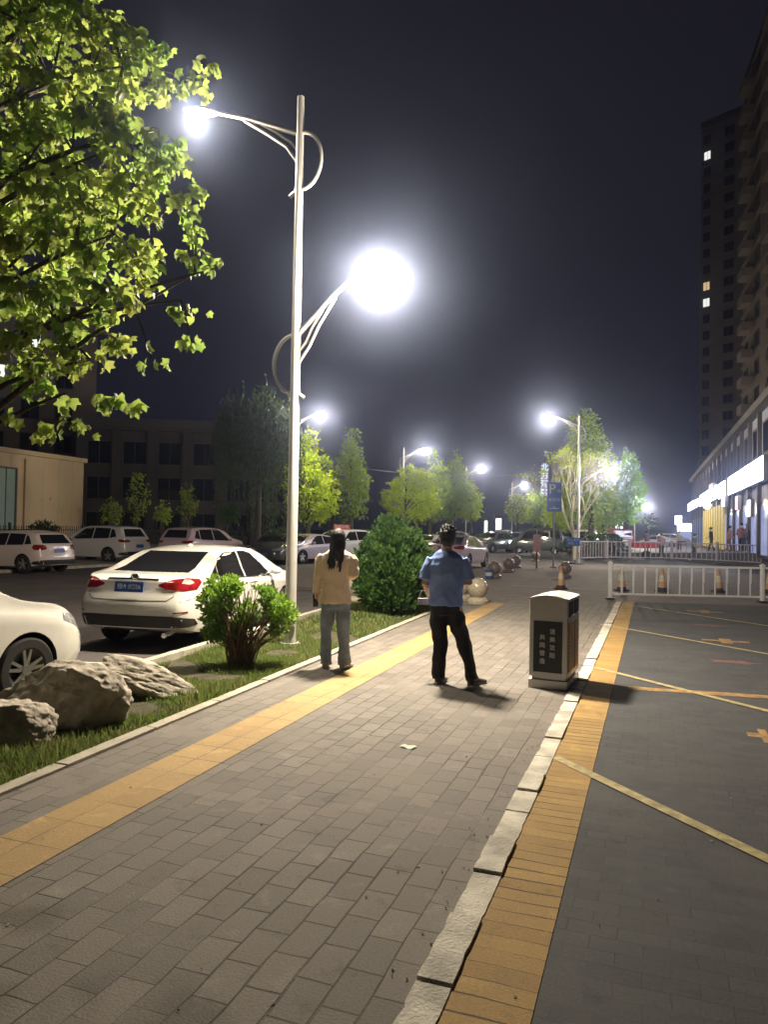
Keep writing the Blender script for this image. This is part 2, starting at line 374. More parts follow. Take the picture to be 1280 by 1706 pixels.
# ================================================================== STREET LAMPS
m_pole = mat('white_painted_steel', (.52, .51, .49), .38, .1, var=.08, vscale=3)
m_lens = mat('lamp_lens', (.9, .9, .9), .3, emit=(1.0, .95, .86), estr=60)
m_galv = mat('grey_steel', (.32, .32, .33), .45, .5, var=.12)
def lamp_data(name, W, col=LAMP_COL, rad=.11):
    L = bpy.data.lights.new(name, 'POINT'); L.energy = W; L.color = col; L.shadow_soft_size = rad
    # emission shaped by angle: near-level rays kept strong for the halo, mid angles dimmed
    L.use_nodes = True; t = L.node_tree; e = t.nodes['Emission']; ge = t.nodes.new('ShaderNodeNewGeometry'); sp = t.nodes.new('ShaderNodeSeparateXYZ'); mr = t.nodes.new('ShaderNodeMapRange'); rp = t.nodes.new('ShaderNodeValToRGB')
    t.links.new(ge.outputs['Normal'], sp.inputs[0]); t.links.new(sp.outputs['Z'], mr.inputs[0]); mr.inputs[1].default_value = 0.0; mr.inputs[2].default_value = -1.0; t.links.new(mr.outputs[0], rp.inputs[0])
    el = rp.color_ramp.elements; el[0].position = 0.0; el[0].color = (.85, .85, .85, 1); el[1].position = 1.0; el[1].color = (1, 1, 1, 1)
    for p_, v_ in ((.34, .85), (.46, .50), (.62, .55), (.85, .95)): q = el.new(p_); q.color = (v_, v_, v_, 1)
    sc_ = t.nodes.new('ShaderNodeMath'); sc_.operation = 'MULTIPLY'; sc_.inputs[1].default_value = 1.35; t.links.new(rp.outputs[0], sc_.inputs[0]); t.links.new(sc_.outputs[0], e.inputs['Strength'])
    return L
def lamp_arm(root, z, sgn, W, long=1.32, rad=.15, rise=.56):
    b = MB(); s = sgn
    pts = [(0, z-.02), (long*.3*s, z+.30*rise), (long*.6*s, z+.64*rise), (long*s, z+rise)]
    b.tube([(x, 0, zz) for x, zz in pts], [.042, .038, .034, .028], 10)
    b.tube([(0, 0, z-.48), (.22*s, 0, z-.17), (long*.38*s, 0, z+.14*rise), (long*.65*s, 0, z+.62*rise)], .022, 8)
    b.tube([(0, 0, z-.30), (.16*s, 0, z-.11), (long*.27*s, 0, z+.12*rise), (long*.45*s, 0, z+.42*rise)], .02, 8)
    b.build('arm', m_pole, root)
    b = MB(); lp = []
    for i in range(15):
        a = R(95-205*i/14); lp.append((-s*(.04+.31*math.cos(a)), 0, z-.42+.42*math.sin(a)))
    lp = [(0, 0, z-.0)]+lp+[(s*.06, 0, z-.86), (s*.15, 0, z-.92)]
    b.tube(lp, .027, 8); b.build('scroll', m_pole, root)
    h = Matrix.Rotation(-s*R(13), 3, 'Y')
    c = Vector((s*(long+.26), 0, z+rise+.06))
    b = MB(); b.sphere(c, 1, 20, 10, (.33, .125, .05), M=h)
    hd = b.build('lamp_head', m_pole, root)
    b = MB(); b.sphere(c+h @ Vector((s*.04, 0, -.03)), 1, 20, 8, (.235, .10, .035), M=h); b.build('lens', m_lens, hd)
    ld = lamp_data('lamp_light', W, rad=rad); lo = bpy.data.objects.new('lamp_light', ld); COL.objects.link(lo); lo.parent = hd
    lo.location = c+h @ Vector((s*.04, 0, -.19))
def street_lamp(loc, label, arms, W=LAMP_W, rz=-AZ, H=7.95, group='double arm street lamps along the road', base=0.0):
    t = empty('street_lamp', loc, label, 'street lamp', group, rz)
    b = MB(); b.tube([(0, 0, 0), (0, 0, 1.0), (0, 0, H)], [.085, .08, .052], 16)
    b.tube([(0, 0, 0), (0, 0, .03)], .15, 12); b.build('pole', m_pole, t)
    b = MB(); b.rbox((.06, -.06, .42), (.09, .09, .3), .02); b.build('hatch', m_pole, t)
    for a_ in arms: lamp_arm(t, a_[0], a_[1], a_[2] if len(a_) > 2 else W, rad=a_[3] if len(a_) > 3 else .15, long=a_[4] if len(a_) > 4 else 1.32, rise=a_[5] if len(a_) > 5 else .56)
    return t
lp0 = G(483, 1070); lp0 = Vector((lp0.x, lp0.y, -.03))
street_lamp(lp0, 'tall white street lamp in the grass beside the trimmed shrub', ((7.42, -1, 1100, .07, 1.45, .56), (4.46, 1, 3100, .24, .95, .80)))
street_lamp((10.55, 40.0, 0), 'street lamp with two lit heads in front of the big pale tree', ((7.42, -1), (4.46, 1)))
street_lamp((22.2, 69.4, 0), 'street lamp almost buried in the green tree left of the shops', ((7.42, -1), (4.46, 1)))
street_lamp((33.6, 98.8, 0), 'farthest street lamp, bluish head showing right of the green tree', ((7.42, -1), (4.46, 1)), W=1500)
g2 = 'single arm street lamps on the far side of the road'
street_lamp(D(484, 880, 40).xy.to_3d(), 'street lamp whose lit head shows just right of the near white pole', ((7.2, 1),), group=g2)
street_lamp(D(671, 880, 57).xy.to_3d(), 'street lamp rising out of the yellow lit tree behind the round bush', ((7.2, 1),), group=g2)
street_lamp(D(776, 880, 73).xy.to_3d(), 'street lamp over the dark trees where the overhead wire ends', ((7.2, 1),), group=g2)
street_lamp(D(853, 880, 96).xy.to_3d(), 'small far street lamp above the white oncoming vehicle', ((7.2, 1),), group=g2)
# ================================================================== CARS
m_glass = mat('dark_car_glass', (.012, .012, .014), .06, var=.02, coat=.6, spec=.7)
m_blk = mat('black_plastic', (.022, .021, .021), .55, var=.1)
m_rub = mat('tyre_rubber', (.022, .021, .020), .8, var=.15, bump=.2, bscale=90)
m_alloy = mat('alloy', (.55, .55, .56), .28, .85, var=.08)
m_chrome = mat('chrome', (.75, .75, .76), .12, 1.0, var=.03)
m_tail = mat('tail_lamp_red', (.22, .008, .012), .12, var=.25, vscale=14, coat=.8)
m_tailc = mat('tail_lamp_clear', (.55, .42, .42), .15, var=.2, vscale=20, coat=.8)
m_head = mat('headlamp', (.45, .46, .48), .08, .3, var=.3, vscale=18, coat=1)
m_plate = mat('blue_plate', (.03, .10, .42), .4, var=.08)
m_platew = mat('plate_white', (.75, .75, .75), .5, var=.05)
m_amber = mat('amber_lens', (.6, .18, .03), .2, var=.1)
def paint(name, col, rough=.22): return mat(name, col, rough, var=.03, coat=1.0)
p_white = paint('white_paint', (.78, .76, .71)); p_white2 = paint('pearl_white_paint', (.70, .69, .70)); p_pink = paint('pale_pink_paint', (.60, .47, .52))
p_grey = paint('dark_grey_paint', (.08, .08, .085)); p_green = paint('dull_green_paint', (.10, .115, .10)); p_silver = paint('silver_paint', (.42, .42, .45)); p_red = paint('red_paint', (.38, .04, .05)); p_lil = paint('lilac_paint', (.58, .52, .66))
KIND = {}
KIND['sedan'] = dict(L=4.56, wr=.50, top=[(0, .98), (.10, 1.045), (.45, 1.075), (.72, 1.115), (1.05, 1.25), (1.45, 1.385), (2.05, 1.44), (2.55, 1.425), (2.95, 1.32), (3.35, 1.13), (3.62, 1.005), (4.05, .93), (4.38, .80), (4.56, .60)],
    belt=[(0, .90), (.4, .985), (1.2, .965), (2.6, .93), (3.5, .885), (4.1, .80), (4.56, .52)],
    w=[(0, .70), (.06, .775), (.22, .845), (.6, .885), (1.2, .89), (3.4, .89), (4.0, .86), (4.35, .76), (4.50, .64), (4.56, .54)],
    bot=[(0, .33), (.5, .22), (4.0, .20), (4.56, .24)], rl=[(.2, .09), (.36, .02), (.48, 0), (.66, 0), (.74, .05), (.95, .10), (1.1, .13)], ax=(.93, 3.63), r=.325,
    side=[[(.72, .985), (1.02, .978), (1.05, 1.165), (.9, 1.09)], [(1.06, .977), (1.93, .945), (1.93, 1.345), (1.50, 1.335), (1.22, 1.26), (1.07, 1.17)], [(1.99, .943), (3.02, .915), (2.98, .965), (2.75, 1.13), (2.46, 1.31), (2.25, 1.345), (1.99, 1.35)]],
    rearw=(1.075, 1.345, .60, .50), frontw=(1.06, 1.36, .70, .56), doors=(.98, 1.96, 3.05), tail=[(24, .905), (30, .865), (42, .85), (52, .86), (58, .955), (56, 1.0), (44, 1.02), (36, 1.0), (29, .965), (24, .93)])
KIND['hatch'] = dict(L=4.2, wr=.46, top=[(0, .95), (.08, 1.08), (.22, 1.22), (.36, 1.38), (.55, 1.44), (1.2, 1.475), (2.1, 1.45), (2.55, 1.33), (3.15, 1.02), (3.6, .95), (3.98, .82), (4.2, .6)],
    belt=[(0, .9), (.4, .98), (1.5, .95), (3.1, .9), (3.8, .78), (4.2, .52)], w=[(0, .70), (.06, .79), (.25, .86), (.7, .895), (3.1, .895), (3.7, .85), (4.05, .73), (4.2, .56)],
    bot=[(0, .30), (.5, .22), (3.7, .2), (4.2, .24)], rl=[(.2, .06), (.4, 0), (.62, 0), (.72, .04), (1.0, .07), (1.3, .10)], ax=(.75, 3.37), r=.325,
    side=[[(.42, 1.02), (.72, 1.0), (.74, 1.33), (.62, 1.28)], [(.77, .99), (1.55, .965), (1.55, 1.37), (.80, 1.355)], [(1.6, .96), (2.72, .93), (2.62, 1.02), (2.2, 1.30), (2.0, 1.365), (1.6, 1.37)]],
    rearw=(1.04, 1.34, .62, .52), frontw=(1.05, 1.38, .68, .56), doors=(.75, 1.58, 2.72), tail=[(28, .86), (34, .82), (48, .82), (53, .9), (50, 1.0), (38, 1.0), (30, .97)])
KIND['suv'] = dict(L=4.6, wr=.42, top=[(0, 1.05), (.08, 1.15), (.25, 1.38), (.42, 1.6), (.62, 1.66), (1.5, 1.70), (2.4, 1.665), (2.85, 1.53), (3.4, 1.18), (3.9, 1.10), (4.35, .98), (4.6, .72)],
    belt=[(0, 1.02), (.5, 1.12), (1.5, 1.08), (3.3, 1.03), (4.1, .93), (4.6, .62)], w=[(0, .74), (.06, .82), (.25, .89), (.7, .92), (3.5, .92), (4.1, .88), (4.45, .77), (4.6, .60)],
    bot=[(0, .38), (.5, .27), (4.1, .26), (4.6, .3)], rl=[(.2, .08), (.45, 0), (.72, 0), (.85, .05), (1.15, .08), (1.5, .12)], ax=(.92, 3.64), r=.36,
    side=[[(.52, 1.2), (.88, 1.14), (.9, 1.53), (.72, 1.5)], [(.93, 1.13), (1.86, 1.1), (1.86, 1.58), (.96, 1.56)], [(1.92, 1.1), (3.08, 1.06), (2.95, 1.17), (2.5, 1.5), (2.3, 1.57), (1.92, 1.585)]],
    rearw=(1.2, 1.54, .62, .52), frontw=(1.22, 1.58, .70, .56), doors=(.93, 1.89, 3.05), tail=[(27, 1.0), (34, .96), (50, .97), (56, 1.04), (52, 1.09), (36, 1.08), (28, 1.06)])
KIND['van'] = dict(L=3.9, wr=.22, top=[(0, 1.2), (.05, 1.55), (.15, 1.82), (.4, 1.9), (1.6, 1.93), (2.5, 1.87), (2.85, 1.7), (3.3, 1.2), (3.6, 1.05), (3.9, .8)],
    belt=[(0, 1.05), (.5, 1.08), (3.2, 1.02), (3.6, .92), (3.9, .66)], w=[(0, .72), (.05, .77), (.2, .81), (3.2, .82), (3.6, .77), (3.9, .6)],
    bot=[(0, .3), (.5, .24), (3.4, .24), (3.9, .28)], rl=[(.2, .04), (.5, 0), (2, .05)], ax=(.62, 3.1), r=.29,
    side=[[(.25, 1.16), (.95, 1.15), (.95, 1.7), (.3, 1.7)], [(1.03, 1.15), (1.85, 1.13), (1.85, 1.72), (1.03, 1.71)], [(1.93, 1.13), (3.0, 1.1), (2.72, 1.55), (2.5, 1.7), (1.93, 1.72)]],
    rearw=(1.2, 1.7, .6, .55), frontw=(1.15, 1.7, .66, .6), doors=(.99, 1.89, 2.95), tail=[(33, .8), (40, .8), (44, 1.1), (38, 1.15), (33, 1.1)])

def conform(bvh, poly, mapper, off, step=.06):
    pts = []; k = len(poly)
    for i in range(k):
        a, c = Vector(poly[i]), Vector(poly[(i+1) % k]); n = max(1, int((c-a).length/step))
        for j in range(n): pts.append(a+(c-a)*j/n)
    edges = [(i, (i+1) % len(pts)) for i in range(len(pts))]
    xs = [p[0] for p in pts]; ys = [p[1] for p in pts]; inner = []
    def inside(q):
        c = False
        for i in range(len(pts)):
            a, b_ = pts[i], pts[i-1]
            if (a[1] > q[1]) != (b_[1] > q[1]) and q[0] < (b_[0]-a[0])*(q[1]-a[1])/(b_[1]-a[1])+a[0]: c = not c
        return c
    nx = int((max(xs)-min(xs))/step)+1; ny = int((max(ys)-min(ys))/step)+1
    for i in range(1, nx+1):
        for j in range(1, ny+1):
            q = Vector((min(xs)+(i-.5)*step, min(ys)+(j-.5)*step))
            if inside(q) and min((q-p).length for p in pts) > step*.45: inner.append(q)
    vs, es, fs, *_ = delaunay_2d_cdt([Vector((p[0], p[1])) for p in pts+inner], edges, [], 1, 1e-5)
    out = []
    for q in vs:
        o, d = mapper(q[0], q[1]); h, n, i, di = bvh.ray_cast(o, d)
        if h is None: h = o+d*1.5; n = -d
        if n.dot(d) > 0: n = -n
        out.append(h+n*off)
    return out, [tuple(f) for f in fs]
def m_side(s): return lambda x, z: (Vector((x, s*3, z)), Vector((0, -s, 0)))
def m_rear(cx=1.0): return lambda th, z: (Vector((cx-3*math.cos(R(th)), 3*math.sin(R(th)), z)), Vector((math.cos(R(th)), -math.sin(R(th)), 0)))
def m_front(cx): return lambda th, z: (Vector((cx+3*math.cos(R(th)), 3*math.sin(R(th)), z)), Vector((-math.cos(R(th)), -math.sin(R(th)), 0)))
def scalepoly(mp, sx=1.0):  # angle polygons live in degrees; scale them for meshing
    return lambda a, z: mp(a/sx, z)
BODY = {}
def body_mesh(kind, cut=True):
    k = KIND[kind]; L = k['L']; xs = []
    ns = 46
    for i in range(ns+1):
        t = i/ns; xs.append(L*(t+ (-.10)*math.sin(2*PI*t)/1.0*.5))
    xs = sorted(set([0.0, .03, .07]+[x for x in xs if .09 < x < L-.09]+[L-.07, L-.03, L])); rings = []
    def sm(t): t = max(0, min(1, t)); return t*t*(3-2*t)
    for x in xs:
        w_, tp, be, bo = catmull(k['w'], x), catmull(k['top'], x), catmull(k['belt'], x), catmull(k['bot'], x)
        be = min(be, tp-.04); h = tp-be; wr = w_*.955-k['wr']*max(0, h-.06)
        mid = bo+.55*(be-bo)
        half = [(0, bo), (w_*.8, bo), (w_*.94, bo+.03), (w_*.985, bo+.14), (w_*1.0, mid-.06), (w_*1.0, mid+.04), (w_*.992, be-.12), (w_*.985, be-.05), (w_*.955, be), (w_*.94+(wr-w_*.94)*.25, be+.25*h),
                (w_*.94+(wr-w_*.94)*.55, be+.55*h), (w_*.94+(wr-w_*.94)*.82, be+.80*h), (wr*.965, be+.92*h), (wr*.86, tp-.022*min(1, h*3)-.006), (wr*.5, tp-.004), (0, tp)]
        row = []
        rl = 1-sm(x/.75); fl = sm((x-L+.6)/.6)
        pts = half+[(-y, z) for y, z in reversed(half[1:-1])]
        for y, z in pts:
            xx = x+rl*catmull(k['rl'], z)*(1-x/1.5 if x < 1.5 else 0)-fl*(max(0, z-.62)*.35+max(0, .42-z)*.2)
            row.append(Vector((xx, y, z)))
        rings.append(row)
    b = MB(); b.loft(rings, False)
    nh = 16; ntot = len(rings[0])
    for end, sg in ((0, -1), (len(rings)-1, 1)):  # bulged caps
        ring = rings[end]; wmax = max(abs(p.y) for p in ring); nc = 10; rows = []
        base = end*ntot; idx = {}
        for i in range(1, nh-1):
            l, r_ = i, ntot-i; P0, P1 = ring[l], ring[r_]; row = [base+l]
            for j in range(1, nc):
                t = j/nc; p = P0.lerp(P1, t); yy = p.y/max(abs(P0.y), .01); p = p+Vector((sg*.045*(1-yy*yy), 0, 0)); b.v.append(tuple(p)); row.append(len(b.v)-1)
            row.append(base+r_); rows.append(row)
        for a, c in zip(rows, rows[1:]):
            for j in range(nc): b.f.append((a[j], a[j+1], c[j+1], c[j])); b.m.append(0)
        for j in range(nc):
            b.f.append((base, rows[0][j], rows[0][j+1])); b.m.append(0); b.f.append((base+nh-1, rows[-1][j], rows[-1][j+1])); b.m.append(0)
    return b
def make_wheel(r, parent, loc, side, detail, style=0):
    b = MB(); wd = .205
    prof = [(r*.66, -wd/2), (r*.9, -wd/2), (r*.975, -wd/2+.02), (r, -wd/2+.05), (r, wd/2-.05), (r*.975, wd/2-.02), (r*.9, wd/2), (r*.66, wd/2), (r*.64, wd/2-.03), (r*.64, -wd/2+.03)]
    n = 32 if detail else 18; rings = [[Vector((p[0]*math.cos(2*PI*i/n), p[1], p[0]*math.sin(2*PI*i/n))) for p in prof] for i in range(n)]
    b.loft(rings+[rings[0]], False)
    o = b.build('wheel', m_rub, parent); o.location = loc
    b = MB(); s = side
    prof = [(r*.66, s*(wd/2-.005)), (r*.62, s*(wd/2-.012)), (r*.60, s*.01), (r*.60, -s*.05), (.001, -s*.05)]
    rings = [[Vector((p[0]*math.cos(2*PI*i/n), p[1], p[0]*math.sin(2*PI*i/n))) for p in prof] for i in range(n)]
    d = MB(); d.loft([[q for q in rg] for rg in rings]+[rings[0]], False, 1)
    # loft() wraps each ring; harmless here because it closes on itself
    b = d
    ns = 5
    for i in range(ns):
        for da in ((-.13, .13) if style == 0 else (0,)):
            a = 2*PI*i/ns+.3; a1 = a+da*1.6
            M = Matrix.Rotation(-a1, 4, 'Y'); w0, w1 = (.019, .014) if style == 0 else (.05, .035)
            y0 = s*(wd/2-.035); vs = []
            for (rr, ww, yy) in ((.03, w0, y0+s*.012), (r*.62, w1, y0+s*.02)):
                vs += [Vector((rr, yy, -ww)), Vector((rr, yy, ww)), Vector((rr, yy-s*.03, ww)), Vector((rr, yy-s*.03, -ww))]
            vs = [(M @ v.to_4d()).to_3d() for v in vs]
            b.add(vs, [(0, 1, 5, 4), (1, 2, 6, 5), (2, 3, 7, 6), (3, 0, 4, 7), (0, 3, 2, 1), (4, 5, 6, 7)], 0)
    b.tube([(0, s*(wd/2-.05), 0), (0, s*(wd/2-.012), 0)], r*.16, 14)
    rim = b.build('rim', [m_alloy, m_blk], o)
    return o
def make_car(kind, pm, loc, heading, label, cat, detail=0, group=None, plate=None, lit=False, style=0, tailm=None, name='parked_car'):
    k = KIND[kind]; L = k['L']
    t = empty(name, loc, label, cat, group, PI/2-R(heading))
    mb = body_mesh(kind)
    # shift so that origin is the middle of the wheelbase
    bo = mb.build('body', [pm, m_blk], t, 32)
    bvh = BVHTree.FromPolygons([Vector(v) for v in mb.v], mb.f)
    cut = MB()
    for ax in k['ax']:
        for s in (-1, 1): cut.tube([(ax, s*1.2, k['r']), (ax, s*.60, k['r'])], k['r']*1.13, 36, mi=1)
    co = cut.build('cutter', [pm, m_blk], t); m = bo.modifiers.new('b', 'BOOLEAN'); m.object = co; m.operation = 'DIFFERENCE'; m.solver = 'EXACT'; m.use_self = True
    evalmesh(bo); bo.data.name = 'body'; bpy.data.objects.remove(co)
    bo.data.polygons.foreach_set('use_smooth', [True]*len(bo.data.polygons)); bo.data.set_sharp_from_angle(angle=R(32))
    def patch(name, polys, m, off=.004, parent=bo, step=.06, ang=60):
        b = MB()
        for poly, mp in polys:
            sc = 70.0 if mp[0] != 's' else 1.0
            if mp[0] == 's': f = m_side(mp[1]); pl = poly
            elif mp[0] == 'r': f = scalepoly(m_rear(mp[1]), 70.0**-1*1.0); f = (lambda g: (lambda a, z: g(a, z)))(lambda a, z, g=m_rear(mp[1]): g(a*70.0, z)); pl = [(a/70.0, z) for a, z in poly]
            else: f = lambda a, z, g=m_front(mp[1]): g(a*70.0, z); pl = [(a/70.0, z) for a, z in poly]
            vs, fs = conform(bvh, pl, f, off, step); b.add(vs, fs)
        return b.build(name, m, parent, ang)
    def line(pts, mp, wd=.008):
        poly = []; P = [Vector(p) for p in pts]
        L_, R_ = [], []
        for i, p in enumerate(P):
            d = (P[min(i+1, len(P)-1)]-P[max(i-1, 0)]); d.normalize(); n = Vector((-d[1], d[0]))*wd/2; L_.append(tuple(p+n)); R_.append(tuple(p-n))
        return (L_+R_[::-1], mp)
    cxf = L-1.0
    def ang(y, x): return math.degrees(math.atan2(y, 1.0-x))
    for s in (-1, 1):
        for pl in k['side']: patch('side_window', [(pl, ('s', s))], m_glass, .004, t)
        if detail:
            allp = [p for pl in k['side'] for p in pl]
            for d in k['doors']:
                patch('door_seam', [line([(d, .30), (d+.01, .6), (d, .92)], ('s', s), .009)], m_blk, .0025)
            patch('door_seam', [line([(k['doors'][0]+.28, .29), (k['doors'][2], .28)], ('s', s), .009)], m_blk, .0025)
            for d in k['doors'][:2]: 
                hb = MB(); hz = catmull(k['belt'], d)-.10; hb.tube([(d+.12, s*catmull(k['w'], d), hz), (d+.15, s*(catmull(k['w'], d)+.035), hz), (d+.29, s*(catmull(k['w'], d)+.035), hz), (d+.32, s*catmull(k['w'], d), hz)], .013, 6); hb.build('door_handle', m_chrome if detail > 1 else pm, t)
        hx = k['doors'][2]-.12; hz = catmull(k['belt'], hx)+.06; hw = catmull(k['w'], hx)
        b = MB(); b.sphere((hx, s*(hw+.10), hz+.02), 1, 12, 8, (.06, .10, .065)); b.tube([(hx, s*(hw-.06), hz-.03), (hx, s*(hw+.05), hz)], .02, 6); b.build('wing_mirror', pm, t)
    z0, z1, y0, y1 = k['rearw']
    cr_ = 1.6 if kind == 'sedan' else 1.2
    def rearpoly(z0, z1, y0, y1, n=8):   # in y via parallel projection from behind
        return [(-y0, z0), (y0, z0), (y1, z1), (-y1, z1)]
    def par(y, z): return (Vector((-3, y, z)), Vector((1, 0, 0)))
    def parf(y, z): return (Vector((L+3, y, z)), Vector((-1, 0, 0)))
    vs, fs = conform(bvh, rearpoly(z0, z1, y0, y1), par, .004, .05); b = MB(); b.add(vs, fs); b.build('rear_window', m_glass, t, 60)
    z0, z1, y0, y1 = k['frontw']
    vs, fs = conform(bvh, rearpoly(z0, z1, y0, y1), parf, .004, .05); b = MB(); b.add(vs, fs); b.build('windscreen', m_glass, t, 60)
    for s in (-1, 1):
        tp = [(a*s, z) for a, z in k['tail']]
        tl_ = patch('tail_light', [(tp, ('r', 1.0))], tailm or m_tail, .007, t, .03)
        if detail > 1:
            patch('clear_lens', [([(s*40, .945), (s*46, .93), (s*50, .95), (s*47, 1.0), (s*42, 1.005)], ('r', 1.0))], m_tailc, .010, tl_, .02)
        hp = {'sedan': [(22, .66), (42, .66), (58, .76), (55, .83), (38, .78), (24, .72)], 'hatch': [(24, .64), (44, .64), (54, .74), (50, .80), (34, .77), (24, .72)], 'suv': [(26, .82), (42, .82), (52, .92), (48, .98), (34, .95), (26, .9)], 'van': [(26, .7), (38, .7), (42, .85), (36, .92), (26, .88)]}[kind]
        patch('headlight', [([(a*s, z) for a, z in hp], ('f', cxf))], m_lamp_on if lit else m_head, .006, t, .03)
    b0 = catmull(k['bot'], 0)
    patch('rear_skirt', [([(-46, b0+.02), (46, b0+.02), (54, b0+.05), (50, b0+.13), (34, b0+.18), (-34, b0+.18), (-50, b0+.13), (-54, b0+.05)], ('r', 1.0))], m_blk, .006, t, .05)
    patch('grille', [([(-24, .36), (24, .36), (22, .58), (-22, .58)], ('f', cxf))], m_blk, .006, t, .05)
    patch('upper_grille', [([(-18, .64), (18, .64), (18, .72), (-18, .72)], ('f', cxf))], m_blk, .006, t, .05)
    # plates
    for (sx, zz) in ((-1, .89 if kind == 'sedan' else .80), (1, .48)):
        h, n, i_, d_ = bvh.ray_cast(Vector((-3 if sx < 0 else L+3, 0, zz)), Vector((-sx, 0, 0)))
        b = MB(); b.box((0, 0, 0), (.012, .44, .14)); po = b.build('number_plate', m_plate, t)
        po.location = h+Vector((sx*.035, 0, 0)); 
        if sx < 0: po.rotation_euler = (0, R(8), 0)
        if plate and sx < 0:
            textmesh(plate, .088, 'plate_text', m_platew, po, Matrix.Translation((-.008, 0, -.002)) @ Matrix.Rotation(-PI/2, 4, 'Z') @ Matrix.Rotation(PI/2, 4, 'X'), .001)
    for ax in k['ax']:
        for s in (-1, 1):
            make_wheel(k['r'], t, Vector((ax, s*(catmull(k['w'], ax)-.115), k['r'])), s, detail, style)
    for ch in t.children: ch.location = ch.location-Vector(((k['ax'][0]+k['ax'][1])/2, 0, 0))
    if detail > 1:
        # boot lid outline, chrome strip, badge
        patch('boot_seam', [line([(-31, .985), (-33, .88), (-35, .78), (-30, .715), (0, .70), (30, .715), (35, .78), (33, .88), (31, .985)], ('r', 1.0), .010)], m_blk, .0035, bo)
        patch('bumper_seam', [line([(-56, .80), (-50, .745), (-38, .70)], ('r', 1.0), .008), line([(56, .80), (50, .745), (38, .70)], ('r', 1.0), .008)], m_blk, .0035, bo)
        patch('chrome_strip', [line([(-24, .985), (0, .988), (24, .985)], ('r', 1.0), .022)], m_chrome, .012, bo)
        h, n, i_, d_ = bvh.ray_cast(Vector((-3, 0, 1.025)), Vector((1, 0, 0)))
        b = MB(); rg = []
        for i in range(25): a = 2*PI*i/24; rg.append((h.x-.014, .065*math.cos(a), 1.025+.033*math.sin(a)))
        b.tube(rg, .007, 6, cap=False); b.box((h.x-.006, 0, 1.025), (.01, .10, .05)); b.build('emblem', [m_chrome], bo)
        patch('side_reflector', [([(a*1.0, z) for a, z in ((34, .545), (44, .555), (44, .575), (34, .565))], ('r', 1.0)), ([(-34, .545), (-44, .555), (-44, .575), (-34, .565)], ('r', 1.0))], m_tail, .006, bo, .02)
        for s in (-1, 1): # window chrome line
            patch('window_trim', [line([(.72, .975), (1.5, .955), (3.05, .905)], ('s', s), .014)], m_chrome, .006, bo)
        b = MB(); b.box((h.x+1.55-.0, 0, 1.44), (.14, .035, .035), taper=.3); b.build('roof_fin', pm, bo)
        b = MB(); b.tube([(.02+.3, -.55, .26), (-.0, -.55, .25)], .035, 10); b.build('exhaust', m_chrome, t).location = Vector((-(k['ax'][0]+k['ax'][1])/2, 0, 0))
    return t
m_lamp_on = mat('headlamp_lit', (.9, .9, .9), .3, emit=(.85, .93, 1.0), estr=160)
RZ = -.10
def groundpt(px, py, z=RZ): return G(px, py, z)
def along(p, heading, d, lat=0):
    h = R(heading); return Vector((p.x+math.sin(h)*d+math.cos(h)*lat, p.y+math.cos(h)*d-math.sin(h)*lat, p.z))
# main sedan: rear axle centre from its two rear wheels' contact points
a = groundpt(347, 1077); b_ = groundpt(186, 1066); mid = (a+b_)/2
HD = 13.5
make_car('sedan', p_white, along(mid, HD, 1.35+.1), HD, 'white four door sedan with red tail lights parked behind the trimmed shrub', 'car', 2, plate='豫A·8G56', style=0)
f = groundpt(80, 1160); HD2 = 24
make_car('sedan', p_white, along(f, HD2, -1.68, -.78), HD2, 'white car at the left edge showing only its front wheel and bonnet behind the boulders', 'car', 1, style=0)
# across the road, left
pf = D(60, 948, 26); pf.z = RZ
make_car('hatch', paint('pink_lit_white_paint', (.74, .62, .59)), Vector((-13.2, 26.5, RZ)), -68, 'small white hatchback with five spoke wheels at far left of the road', 'car', 0, style=1)  # white car; the pinkish light on it is put into the paint
make_car('suv', p_white2, Vector((-12.9, 33.6, RZ)), -66, 'white SUV with dark rear glass parked beyond the small hatchback', 'car', 0, style=1)
make_car('suv', p_pink, Vector((-8.3, 34.2, RZ)), 24, 'long pinkish white SUV parked just over the roof of the near sedan', 'car', 0, style=1)
make_car('sedan', p_grey, D(472, 905, 36).xy.to_3d()+Vector((-.2, 0, RZ)), 190, 'dark grey car mostly behind the near white lamp pole', 'car', 0)
make_car('sedan', p_lil, D(512, 905, 37).xy.to_3d()+Vector((0, 0, RZ)), 214, 'silvery white sedan with side towards us left of the woman', 'car', 0, style=1)
sv = make_car('suv', p_white2, D(575, 905, 40.5).xy.to_3d()+Vector((-.2, 0, RZ)), 218, 'white SUV carrying a red roof sign behind the woman', 'car', 0, style=1)
make_car('sedan', p_grey, D(608, 905, 45).xy.to_3d()+Vector((0, 0, RZ)), 200, 'black car in the shade between the roof sign SUV and the round bush', 'car', 0)
make_car('sedan', p_pink, D(779, 905, 32.5).xy.to_3d()+Vector((-.35, 0, 0)), 23, 'pale pink sedan seen from behind beside the man in blue', 'car', 1, style=1)
g3 = 'cars queued on the far road behind the man'
for (px, y, kd, pm, hd, lb) in ((715, 49, 'sedan', p_white2, 205, 'white car in the far queue peeking out right of the round bush'), (747, 55, 'suv', p_silver, 205, 'silver SUV roof showing behind the man\'s head'),
        (806, 66, 'sedan', p_silver, 206, 'silver car with lit reflections right of the man in the far row'), (822, 60, 'suv', p_grey, 222, 'dark car facing us between the lilac sedan and the oncoming headlights'),
        (838, 78, 'van', p_silver, 205, 'small pale van behind the dark far car'), (770, 74, 'sedan', p_silver, 204, 'low silver car farthest back in the row behind the man')):
    make_car(kd, pm, D(px, 900, y).xy.to_3d()+Vector((0, 0, RZ)), hd, lb, 'car', 0, group=g3)
